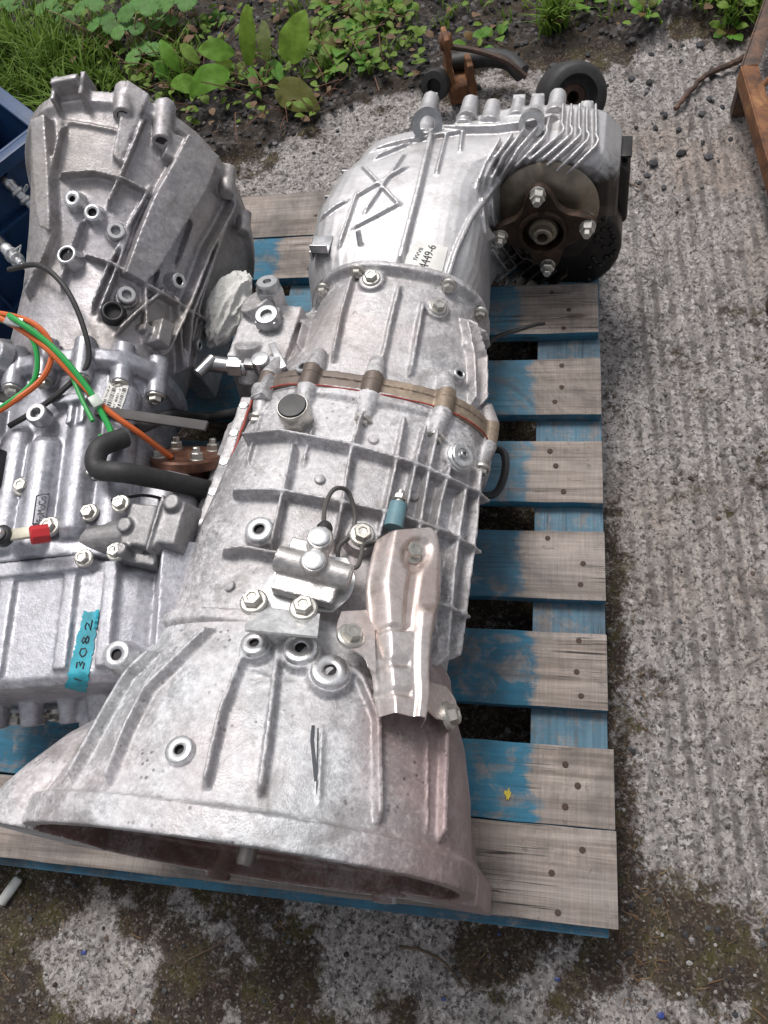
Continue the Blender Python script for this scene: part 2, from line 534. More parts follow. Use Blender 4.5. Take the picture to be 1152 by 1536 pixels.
while len(sp) < 2600:                       # dark chips on the soil strip at the back
    x, y = random.uniform(-1.75, .6), random.uniform(1.2, 2.4)
    if soil_at(x, y)[0] > .4 or random.random() < .012:
        g = random.uniform(.018, .07) * (1 if random.random() < .93 else 3)
        sp.append((x, y, random.uniform(.003, .0095), (g, g * .97, g * 1.02)))
scatter_stones('gravel_chips', 'dark grey stone chips covering the soil behind the pallet', sp)
sp = []
while len(sp) < 2600:                       # grit in the dirt in front and along the pallet
    x, y = random.uniform(-1.1, .5), random.uniform(-.35, 1.6)
    if -1.0 < x < -.02 and .03 < y < 1.18: continue
    d = soil_at(x, y)[1]
    if random.random() < .06 + .9 * d:
        sp.append((x, y, random.choice((.0012, .0015, .002, .002, .0025, .003, .0045)), random.choice(GREYS)))
for k in range(60):
    x, y = random.gauss(.1, .16), random.uniform(1.3, 1.74)
    g = random.uniform(.02, .08); sp.append((x, y, random.uniform(.004, .011), (g, g, g * 1.08)))
scatter_stones('loose_grit', 'small loose stones and grit lying on the dirty concrete', sp)

# ------------------------------------------------------------------ the pallet
def wood_material(name, along='X'):
    """weathered softwood, painted blue between paint0 and paint1 (metres along the board) and on the sawn edges"""
    t = NT(name)
    P = t.co()
    sd0 = t.n('Attribute', attribute_type='OBJECT', attribute_name='grain_seed').outputs['Fac']
    p0 = t.n('Attribute', attribute_type='OBJECT', attribute_name='paint0').outputs['Fac']
    p1 = t.n('Attribute', attribute_type='OBJECT', attribute_name='paint1').outputs['Fac']
    amt = t.n('Attribute', attribute_type='OBJECT', attribute_name='paint_strength').outputs['Fac']
    off = t.n('CombineXYZ', {'X': sd0, 'Y': t.math('MULTIPLY', sd0, 1.7), 'Z': sd0}).outputs[0]
    Q = t.n('VectorMath', {0: P, 1: off}, operation='ADD').outputs[0]
    sc = (2.2, 60, 60) if along == 'X' else (60, 2.2, 60)
    sc2 = (9, 260, 260) if along == 'X' else (260, 9, 260)
    g1 = t.noise(1, 6, .65, .8, t.mapping(Q, sc)); g2 = t.noise(1, 4, .6, .2, t.mapping(Q, sc2))
    cross = t.noise(1, 3, .6, 0, t.mapping(Q, (420, 18, 18) if along == 'X' else (18, 420, 18)))   # saw marks
    blot = t.noise(9, 5, .6, .4, Q)
    raw = t.ramp(g1, [(.3, (.15, .122, .104)), (.5, (.30, .255, .225)), (.7, (.42, .37, .335))])
    raw = t.mix(t.ramp(blot, [(.42, 0), (.68, .55)]), raw, (.20, .18, .175))
    raw = t.mix(1.0, raw, t.ramp(g2, [(.3, .78), (.7, 1.14)]), 'MULTIPLY')
    raw = t.mix(1.0, raw, t.ramp(cross, [(.3, .84), (.7, 1.1)]), 'MULTIPLY')
    kn = t.vor(1, t.mapping(Q, (4, 13, 3) if along == 'X' else (13, 4, 3)))
    raw = t.mix(t.ramp(kn, [(.05, .8), (.09, 0)]), raw, (.10, .07, .055))
    crk = t.noise(1, 3, .5, .15, t.mapping(Q, (1.3, 75, 75) if along == 'X' else (75, 1.3, 75)))
    crm = t.math('MULTIPLY', t.ramp(t.math('ABSOLUTE', t.math('SUBTRACT', crk, .5)), [(.004, .9), (.012, 0)]), t.ramp(t.noise(7, 3, .5, 0, Q), [(.5, 0), (.6, 1)]))
    raw = t.mix(crm, raw, (.04, .033, .03))
    x = t.n('SeparateXYZ', {0: P}).outputs[0 if along == 'X' else 1]
    wob = t.math('MULTIPLY', t.math('ADD', t.math('SUBTRACT', t.noise(14, 5, .7, 0, Q), .5), t.math('MULTIPLY', t.math('SUBTRACT', g1, .5), .9)), .055)
    xs = t.math('ADD', x, wob)
    inside = t.math('MULTIPLY', t.ramp(t.math('MULTIPLY_ADD', t.math('SUBTRACT', xs, p0), 55, .5), [(.2, 0), (.8, 1)]), t.ramp(t.math('MULTIPLY_ADD', t.math('SUBTRACT', p1, xs), 55, .5), [(.2, 0), (.8, 1)]))
    wear = t.ramp(t.math('ADD', t.math('MULTIPLY', t.noise(28, 6, .72, .6, Q), .6), t.math('MULTIPLY', g1, .4)), [(.40, .25), (.50, 1)])
    nz = t.math('ABSOLUTE', t.n('SeparateXYZ', {0: t.n('NewGeometry').outputs['Normal']}).outputs[2])
    edge = t.ramp(nz, [(.3, 1), (.7, 0)])
    topm = t.math('MULTIPLY', t.math('MULTIPLY', inside, wear), amt)
    pm = t.math('MAXIMUM', topm, t.math('MULTIPLY', edge, t.math('MULTIPLY', wear, .95)))
    blue = t.ramp(t.noise(6, 5, .6, .5, Q), [(.35, (.016, .110, .185)), (.55, (.028, .165, .265)), (.75, (.065, .235, .335))])
    blue = t.mix(1.0, blue, t.ramp(g2, [(.3, .82), (.7, 1.1)]), 'MULTIPLY')
    c = t.mix(pm, raw, blue)
    c = t.mix(t.math('MULTIPLY', crm, .8), c, (.03, .028, .028))
    c = t.mix(t.ramp(t.noise(60, 5, .75, .3, Q), [(.60, 0), (.68, .6)]), c, (.10, .085, .075))
    grime = t.ramp(t.noise(5, 6, .7, .8, t.mapping(Q, loc=(3, 9, 2))), [(.50, 0), (.70, .7)])
    c = t.mix(grime, c, (.055, .05, .05))
    hgt = t.math('ADD', t.math('MULTIPLY', g1, .7), t.math('ADD', t.math('MULTIPLY', g2, .5), t.math('MULTIPLY', cross, .25)))
    return t.out(c, .78, 0, t.bump(hgt, .55, .0016), Specular_IOR_Level=.3)
M_wood = wood_material('pallet_wood', 'X')
M_wood_y = wood_material('pallet_stringer_wood', 'Y')
M_nail = plain('rusty_nail', (.07, .045, .035), .8, .3)

def make_pallet():
    root = empty('pallet', (-.5, .6, 0), 'weathered wooden pallet with worn blue paint carrying both gearboxes', 'pallet')
    T = .144; th = .021
    ys = [(0, .1075), (.1095, .2065)]
    y = .2075
    g, c = .0474, .1024
    ys += [(.2540, .3565), (.4035, .5065), (.5540, .6570), (.7035, .8065), (.8545, .9545)]
    ys += [(.9935, .1 + .9910), (1.093, 1.2)]
    #      raw end begins at / paint span in metres from the board centre (x = -.5)
    paint = [(-.9, -.9, 0), (-.6, .40, .95), (-.6, .40, .95), (-.6, .385, .9), (-.6, .39, .75), (-.6, .395, .85), (-.6, .37, .8), (-.6, -.075, .95), (-.6, -.6, .3)]
    dx = [.007, .006, .0, .0, -.001, -.001, -.003, -.001, 0]
    nail = MB().lathe((0, 0, 0), (0, 0, 1), [(.0042, -.002), (.0042, .0002), (.003, .0006), (.0006, .0004)], 8)
    nail_me = finish(nail.mesh('nail'), M_nail)
    for i, ((a, b), (p0, p1, st)) in enumerate(zip(ys, paint)):
        mb = MB(); n = 24
        rnd = random.Random(i)
        rings = []
        for k in range(n + 1):
            x = -.5 + k / n
            w0 = (rnd.random() - .5) * .0016; w1 = (rnd.random() - .5) * .0016; zz = math.sin(k * .4 + i * 2) * .0008
            rings.append([(x, a - (a + b) / 2 + w0, -th + zz), (x, b - (a + b) / 2 + w1, -th + zz), (x, b - (a + b) / 2 + w1, zz), (x, a - (a + b) / 2 + w0, zz)])
        mb.loft(rings)
        o = mb.build('deck_board', M_wood, root, bevel=.0016, seg=2, mw=Matrix.Translation((-.5 + dx[i], (a + b) / 2, T)) @ Matrix.Rotation(R(rnd.uniform(-.15, .15)), 4, 'Z'))
        o['grain_seed'] = i * 3.37 + .5; o['paint0'] = float(p0); o['paint1'] = float(p1); o['paint_strength'] = float(st)
        for xx in (-.06, -.45, -.5, -.92):
            for k in range(3 if xx > -.1 else 2):
                nx = xx + rnd.uniform(-.03, .03); ny = a + (b - a) * ((k + .5) / 3) + rnd.uniform(-.008, .008)
                link('nail', nail_me, o, Matrix.Translation((nx, ny, T + .0004)))
    def bar(name, cx, cy, cz, sx, sy, sz, mat, paint0, paint1, st, seed):
        o = MB().box((0, 0, 0), (sx, sy, sz)).build(name, mat, root, bevel=.0015, mw=Matrix.Translation((cx, cy, cz)))
        o['grain_seed'] = seed; o['paint0'] = paint0; o['paint1'] = paint1; o['paint_strength'] = st
    bar('lead_board', -.5, .030, T - th - .0118, .996, .084, .0105, M_wood, -.6, .6, .9, 18.2)
    ys_ = [(math.cos(k * .42) * r_, math.sin(k * .42) * r_ * 1.2) for k, r_ in enumerate((.004, .0055, .0035, .006, .004, .003, .0055, .007, .004, .0028, .005, .0032, .0045, .003, .004))]
    m = MB().prism(ys_, Matrix.Identity(4), -.001, .0007)
    p = atz(762, 1192, T)
    m.build('paint_spot', plain('yellow_paint', (.50, .40, .02), .5), root, mw=Matrix.Translation((p.x, p.y, T + .0012)) @ Matrix.Diagonal((.8, 1.3, 1, 1)))
    for j, cx in enumerate((-.0495, -.5, -.951)):
        bar('stringer_board', cx, .640, T - th - .0005 - .0105, .1, 1.118, .021, M_wood_y, -.7, .7, .72, 20.3 + j)
        for k, cy in enumerate((.0715, .6, 1.1285)):
            bar('block', cx - .0002, cy, T - th - .022 - .0395, .0985, .143, .078, M_wood_y, -.7, .7, .95, 30.1 + j * 3 + k)
        bar('bottom_board', cx, .6, .0115, .099, 1.198, .019, M_wood_y, -.7, .7, .9, 40.7 + j)
make_pallet()

# ------------------------------------------------------------------ gearbox in front (bell housing towards the camera)
class Axis:
    def __init__(s, o, u):
        s.o = V(o); s.u = V(u).normalized()
        s.v = s.u.cross(V((0, 0, 1))).normalized(); s.w = s.v.cross(s.u).normalized()
    def __call__(s, u, v=0, w=0): return s.o + s.u * u + s.v * v + s.w * w
    def m(s, u, v=0, w=0):
        """local frame there: X = v, Y = w, Z = -u (towards the bell)"""
        return Matrix.Translation(s(u, v, w)) @ Matrix((s.v, s.w, -s.u)).transposed().to_4x4()
    def ring(s, u, cv, cw, L, Rr, T, B, e=2.3, n=72, shear=False, roll=0.0, slant=0.0):
        out = []
        for k in range(n):
            a = 2 * math.pi * k / n
            c, sn = math.cos(a), math.sin(a)
            q = (abs(c) ** e + abs(sn) ** e) ** (-1 / e)
            x = c * q * (Rr if c > 0 else L); y = sn * q * (T if sn > 0 else B)
            cr, sr = math.cos(roll), math.sin(roll); x, y = x * cr - y * sr, x * sr + y * cr
            du = (.006 * y + .05 * x) * max(0, 1 - u / .2) if shear else slant * (x + cv) * float(sstep(.80, 1.0, u))
            out.append(s(u + du, cv + x, cw + y))
        return out
    def loft(s, st, n=72, roll=0.0, slant=0.0):
        return MB().loft([s.ring(*q, n=n, roll=roll, slant=slant) for q in st])
A = Axis((-.388, .035, .352), (.075, .985, -.125))

bell_prof = [  # u, cv, cw, L, R, T, B, e
    (.000, 0, 0, .236, .236, .188, .205, 2.25),
    (.027, 0, 0, .236, .236, .188, .203, 2.25),
    (.030, 0, 0, .224, .230, .179, .190, 2.25),
    (.06, 0, 0, .212, .226, .173, .185, 2.25),
    (.10, 0, 0, .202, .220, .167, .178, 2.25),
    (.15, 0, 0, .186, .208, .157, .170, 2.25),
    (.19, 0, 0, .172, .192, .147, .165, 2.25),
    (.23, 0, 0, .163, .180, .140, .165, 2.3),
]
def bell_shell():
    outer = [A.ring(*q, shear=True) for q in bell_prof]
    inner = []
    for (u, cv, cw, L, Rr, T, B, e) in bell_prof:
        d = .016 if u < .025 else .012
        inner.append(A.ring(u if u < .2 else .205, cv, cw, L - d, Rr - d, T - d, B - d, e, shear=True))
    rings = outer + [A.ring(.23, 0, 0, .05, .05, .05, .05)] + [A.ring(.205, 0, 0, .05, .05, .05, .05)] + inner[::-1][1:] 
    return MB().loft(rings, cap=False, loop=True)
bellA = bell_shell()
ROLL = R(-10)
caseA = A.loft([(.215, 0, 0, .160, .174, .132, .155, 2.3), (.26, 0, 0, .160, .174, .130, .15, 2.6), (.34, .004, 0, .162, .174, .128, .145, 2.9),
                (.45, .010, 0, .158, .172, .126, .14, 3.0), (.540, .016, 0, .152, .166, .122, .135, 3.0)], roll=ROLL)
rearA = A.loft([(.562, .018, 0, .148, .158, .118, .13, 2.8), (.63, .020, .0, .138, .148, .118, .125, 2.6), (.70, .024, 0, .126, .130, .122, .118, 2.6), (.765, .028, 0, .120, .122, .126, .114, 2.7)], roll=ROLL)
transA = A.loft([(.755, .026, 0, .132, .122, .130, .114, 2.8), (.80, .026, .0, .144, .124, .132, .112, 4.0), (.86, .026, .002, .148, .122, .134, .11, 4.6),
                 (.91, .026, .004, .148, .116, .134, .108, 5.0), (.95, .026, .004, .142, .132, .134, .104, 5.0), (.985, .026, .004, .136, .232, .132, .104, 5.0),
                 (1.03, .028, .006, .112, .268, .126, .10, 4.6), (1.062, .03, .006, .10, .260, .114, .09, 3.2)], slant=.25)
YOKE = (.938, .224, .050)
LOBE = [(-.118, .078), (-.06, .090), (.035, .090), (.078, .078), (.104, .050), (.108, -.035), (.062, -.112), (-.03, -.135), (-.10, -.115), (-.122, -.04)]
lobeA = MB()
def _lobe_ring(u, k): return [A(u, YOKE[1] + x * k, YOKE[2] - .002 + y * k) for x, y in LOBE]
lobeA.loft([_lobe_ring(.985, .86), _lobe_ring(1.002, .97), _lobe_ring(1.01, 1.0), _lobe_ring(1.10, 1.0), _lobe_ring(1.112, .94)])
M_bell = cast_metal('bell_aluminium', (.43, .435, .45), (.73, .73, .75), .75, (.11, .09, .08), .55, .52, .48, 0.0, .55, (.42, .33, .33), .4, .7, reflection_x=(-.26, -.20))
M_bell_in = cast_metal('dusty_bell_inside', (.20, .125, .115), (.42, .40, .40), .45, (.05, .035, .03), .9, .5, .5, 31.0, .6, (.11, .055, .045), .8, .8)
M_case = cast_metal('case_aluminium', (.42, .41, .42), (.74, .73, .75), .75, (.12, .095, .085), .62, .52, .48, 3.0, .6, (.45, .38, .37), .4, .6)
M_rear = cast_metal('rear_case_aluminium', (.42, .41, .42), (.71, .70, .71), .65, (.13, .105, .09), .5, .50, .52, 6.0, .5, (.46, .39, .38), .4, .45)
M_mach = cast_metal('machined_aluminium', (.68, .68, .69), (.78, .78, .79), .3, (.2, .16, .14), .18, .30, .9, 9.0, .2, None, 0, .1)
M_dowel = plain('dark_steel_pin', (.20, .18, .17), .35, .8)
M_hole = plain('grimy_hole', (.03, .028, .03), .7, .2)
M_steel = plain('zinc_bolt', (.56, .54, .50), .36, .9, .15, 80, .25)
M_steel_b = plain('grey_bolt', (.42, .42, .43), .36, .9, .15, 80, .25)
M_black = plain('black_plastic', (.015, .015, .017), .42, 0, .15, 120, .3)
M_rubber = plain('black_rubber', (.028, .027, .028), .62, 0, .3, 90, .3)
M_sealant = plain('red_sealant', (.30, .035, .02), .5, 0, .2, 200, .3)
M_blacksilicone = plain('dark_sealant', (.05, .055, .065), .35, 0, .1, 90, .3)
M_white = plain('white_label', (.72, .71, .68), .55, 0, .1, 40, .1)
M_ink = plain('black_ink', (.03, .03, .035), .6)

def transfer_material():
    t = NT('transfer_aluminium')
    P = t.co()
    yk = A(*YOKE)
    big = t.noise(6, 6, .6, .5, P); mid = t.noise(40, 5, .65, .3, P)
    c = t.mix(t.ramp(big, [(.45, 0), (.62, .55)]), (.54, .53, .54), (.74, .73, .74))
    c = t.mix(1.0, c, t.ramp(t.noise(120, 5, .7, 0, P), [(.3, .85), (.7, 1.07)]), 'MULTIPLY')
    # oil thrown out round the output flange
    d = t.n('VectorMath', {0: t.n('NewGeometry').outputs['Position'], 1: tuple(A(1.0, .275, -.02))}, operation='DISTANCE').outputs['Value']
    oil = t.ramp(t.math('ADD', d, t.math('MULTIPLY', t.math('SUBTRACT', t.noise(22, 6, .7, .5, P), .5), .09)), [(.115, 1), (.150, 0)])
    c = t.mix(oil, c, t.ramp(mid, [(.3, (.012, .010, .009)), (.7, (.035, .026, .020))]))
    dm = t.ramp(t.noise(18, 7, .7, 1.0, t.mapping(P, loc=(2, 5, 1))), [(.56, 0), (.76, .55)])
    c = t.mix(dm, c, (.20, .155, .125))
    sp = t.math('MULTIPLY', t.ramp(t.vor(120, P), [(.10, 1), (.18, 0)]), t.ramp(t.noise(20, 3), [(.52, 0), (.66, .6)]))
    c = t.mix(sp, c, (.05, .04, .04))
    me = t.math('MULTIPLY', t.math('SUBTRACT', 1.0, oil), .58)
    ro = t.math('SUBTRACT', t.math('ADD', .44, t.math('MULTIPLY', t.math('SUBTRACT', mid, .5), .3)), t.math('MULTIPLY', oil, .04))
    return t.out(c, ro, me, t.bump(t.noise(380, 3), .4, .0005, t.bump(mid, .15, .002)))
M_trans = transfer_material()
def adapter_material():
    t = NT('stained_adapter')
    P = t.co()
    n = t.noise(26, 6, .7, .6, P)
    c = t.ramp(n, [(.3, (.16, .125, .10)), (.5, (.30, .235, .175)), (.68, (.42, .33, .24))])
    x = t.n('SeparateXYZ', {0: t.n('NewGeometry').outputs['Position']}).outputs[0]
    dk = t.ramp(t.math('ADD', x, t.math('MULTIPLY', t.math('SUBTRACT', t.noise(20, 4, .6, 0, P), .5), .06)), [(.0, 0), (1, 0)])
    ol = t.ramp(t.math('MULTIPLY_ADD', t.math('ADD', x, t.math('MULTIPLY', t.noise(30, 4, .6, 0, P), .06)), -9, -2.05), [(0, 0), (.4, .85)])
    c = t.mix(ol, c, (.13, .105, .095))
    c = t.mix(t.ramp(t.noise(120, 4, .7, 0, P), [(.55, 0), (.7, .5)]), c, (.1, .075, .055))
    return t.out(c, .55, .35, t.bump(n, .3, .002))
M_adapt = adapter_material()

# fasteners: shared meshes, one object each --------------------------------
def fastener_meshes():
    F = {}
    m = MB().lathe((0, 0, 0), (0, 0, 1), [(1.62, -.3), (1.62, .18), (1.42, .34), (.98, .38)], 20)
    m.lathe((0, 0, 0), (0, 0, 1), [(1.15, .2), (1.15, 1.02), (1.0, 1.22), (.62, 1.22), (.52, 1.06), (.05, 1.04)], 6, a0=R(30))
    F['hex'] = finish(m.mesh('hex_bolt'), M_steel, angle=30)
    m2 = MB().lathe((0, 0, 0), (0, 0, 1), [(1.3, -.4), (1.3, 1.0), (1.15, 1.2), (.68, 1.2)], 22, cap=False)
    m2.lathe((0, 0, 0), (0, 0, 1), [(.68, 1.2), (.62, 1.15), (.60, .45), (.02, .40)], 6, cap=False)
    F['cap'] = finish(m2.mesh('socket_screw'), M_steel_b, angle=30)
    m3 = MB().lathe((0, 0, 0), (0, 0, 1), [(1.3, -.3), (1.3, .12), (1.2, .2), (1.15, .22)], 20)
    m3.lathe((0, 0, 0), (0, 0, 1), [(1.14, .2), (1.14, 1.2), (1.0, 1.4), (.72, 1.42), (.68, 1.38), (.66, 2.2), (.55, 2.35), (.02, 2.35)], 6, a0=0)
    F['nut'] = finish(m3.mesh('stud_nut'), M_steel, angle=30)
    m4 = MB().lathe((0, 0, 0), (0, 0, 1), [(1.15, -.5), (1.15, .62), (1.0, .8), (.05, .82)], 6)
    F['small'] = finish(m4.mesh('small_bolt'), M_steel_b, angle=30)
    return F
FAST = fastener_meshes()
def bolt(parent, p, n, r=.0072, kind='hex', name=None):
    nm = name or {'hex': 'bolt', 'cap': 'socket_screw', 'nut': 'nut', 'small': 'bolt'}[kind]
    a = random.uniform(0, 6.28)
    f = frame(n)
    x = f.col[0] * math.cos(a) + f.col[1] * math.sin(a)
    return link(nm, FAST[kind], parent, mat_at(p, n, x, r))
def boss_mesh(r, h, hole, n=24, mats=None):
    m = MB().lathe((0, 0, 0), (0, 0, 1), [(r * 1.25, -.012), (r * 1.06, h * .15), (r, h * .8), (r, h - .0012), (r - .0012, h), (hole + .0012, h), (hole, h - .0012), (hole * .96, .0006)], n, cap=False)
    k = len(m.v) - n
    m.f.append(tuple(range(k, k + n)))
    return m
def boss(parent, p, n, r=.012, h=.008, hole=.0045, mat=None, name='boss'):
    m = boss_mesh(r, h, hole)
    me = finish(m.mesh(name), [mat or M_mach, M_hole], angle=50)
    for f in me.polygons:
        if max(me.vertices[i].co.z for i in f.vertices) < h - .0011 and max(math.hypot(me.vertices[i].co.x, me.vertices[i].co.y) for i in f.vertices) < hole * 1.02: f.material_index = 1
    me.polygons[len(me.polygons) - 1].material_index = 1
    return link(name, me, parent, mat_at(p, n))

def patch(S, rows, off=.01, bulge=None, thick=.0022, cols=14, sub=5):
    """pressed sheet: rows of (left px, right px) laid over the surface S, lifted by off + bulge(s, t)"""
    def near(a, b):
        """first hit going from a towards b"""
        for k in range(60):
            h = S.hit0(a[0] + (b[0] - a[0]) * k / 60, a[1] + (b[1] - a[1]) * k / 60)
            if h: return h
        return S.hit(*a)
    hits = [near(a, b) for a, b in rows] + [near(b, a) for a, b in rows]
    pts_ = np.array([h[0][:] for h in hits]); c_ = pts_.mean(0)
    nrm = V(np.linalg.svd(pts_ - c_)[2][2])
    if nrm.dot(hits[0][1]) < 0: nrm = -nrm
    top_ = max((h[0] - V(c_)).dot(nrm) for h in hits)
    pc = V(c_) + nrm * (off + .6 * top_)
    def onplane(px):
        d = ray(*px); return CAM_LOC + d * ((pc - CAM_LOC).dot(nrm) / d.dot(nrm))
    Ls = [onplane(a) for a, b in rows]; Rs = [onplane(b) for a, b in rows]
    Ls, Rs = spline(Ls, sub), spline(Rs, sub)
    m = len(Ls); grid = []
    for i in range(m):
        t = i / (m - 1)
        along = (Ls[min(i + 1, m - 1)] - Ls[max(i - 1, 0)])
        nn = (Rs[i] - Ls[i]).cross(along).normalized()
        if nn.z < 0: nn = -nn
        row = []
        for j in range(cols + 1):
            q = j / cols
            row.append((Ls[i].lerp(Rs[i], q) + nn * (bulge(q, t) if bulge else 0), nn))
        grid.append(row)
    mb = MB(); nc = cols + 1
    top = [p + n * thick * .5 for r_ in grid for (p, n) in r_]; bot = [p - n * thick * .5 for r_ in grid for (p, n) in r_]
    N = len(top); fs = []
    for i in range(m - 1):
        for j in range(cols):
            a = i * nc + j
            fs.append((a, a + 1, a + nc + 1, a + nc)); fs.append((N + a, N + a + nc, N + a + nc + 1, N + a + 1))
    per = [j for j in range(nc)] + [i * nc + cols for i in range(1, m)] + [(m - 1) * nc + j for j in range(cols - 1, -1, -1)] + [i * nc for i in range(m - 2, 0, -1)]
    for a, b in zip(per, per[1:] + per[:1]): fs.append((a, N + a, N + b, b))
    mb.add(top + bot, fs)
    return mb, grid

def decal(S, quad, name, mat, parent, off=.0006, nu=8, nv=8, th=.0004):
    """a label stuck on: quad = px of bottom-left, bottom-right, top-right, top-left in reading direction"""
    def P(u, v, o=off):
        x = (quad[0][0] * (1 - u) + quad[1][0] * u) * (1 - v) + (quad[3][0] * (1 - u) + quad[2][0] * u) * v
        y = (quad[0][1] * (1 - u) + quad[1][1] * u) * (1 - v) + (quad[3][1] * (1 - u) + quad[2][1] * u) * v
        h = S.hit(x, y)
        return h[0] + h[1] * o
    mb = MB()
    g = [[P(i / nu, j / nv) for i in range(nu + 1)] for j in range(nv + 1)]
    mb.add([p for r_ in g for p in r_], [(j * (nu + 1) + i, j * (nu + 1) + i + 1, (j + 1) * (nu + 1) + i + 1, (j + 1) * (nu + 1) + i) for j in range(nv) for i in range(nu)])
    return mb.build(name, mat, parent), P
def text_mesh(body):
    cu = bpy.data.curves.new('t', 'FONT'); cu.body = body; cu.size = 1
    o = bpy.data.objects.new('t', cu); COL.objects.link(o)
    dg = bpy.context.evaluated_depsgraph_get(); dg.update()
    me = bpy.data.meshes.new_from_object(o.evaluated_get(dg))
    v = [tuple(q.co) for q in me.vertices]; f = [tuple(p.vertices) for p in me.polygons]
    bpy.data.objects.remove(o); bpy.data.curves.remove(cu); bpy.data.meshes.remove(me)
    xs = [q[0] for q in v]; ys = [q[1] for q in v]
    x0, x1, y0, y1 = min(xs), max(xs), min(ys), max(ys)
    return [((q[0] - x0) / (x1 - x0), (q[1] - y0) / (y1 - y0)) for q in v], f
def write(P, body, box, name, parent, mat=None, off=.0011):
    """letters mapped into the (u0, v0, u1, v1) box of a label"""
    v, f = text_mesh(body)
    u0, v0, u1, v1 = box
    mb = MB().add([P(u0 + (u1 - u0) * a, v0 + (v1 - v0) * b, off) for a, b in v], f)
    return mb.build(name, mat or M_ink, parent)
def bars(P, box, name, parent, n=30, off=.0011):
    u0, v0, u1, v1 = box; mb = MB(); x = u0
    rnd = random.Random(5)
    while x < u1:
        w = (u1 - u0) / n * rnd.choice((.4, .7, 1.2)); e = min(x + w, u1)
        mb.add([P(x, v0, off), P(e, v0, off), P(e, v1, off), P(x, v1, off)], [(0, 1, 2, 3)])
        x += w + (u1 - u0) / n * rnd.choice((.5, .8, 1.1))
    return mb.build(name, M_ink, parent)

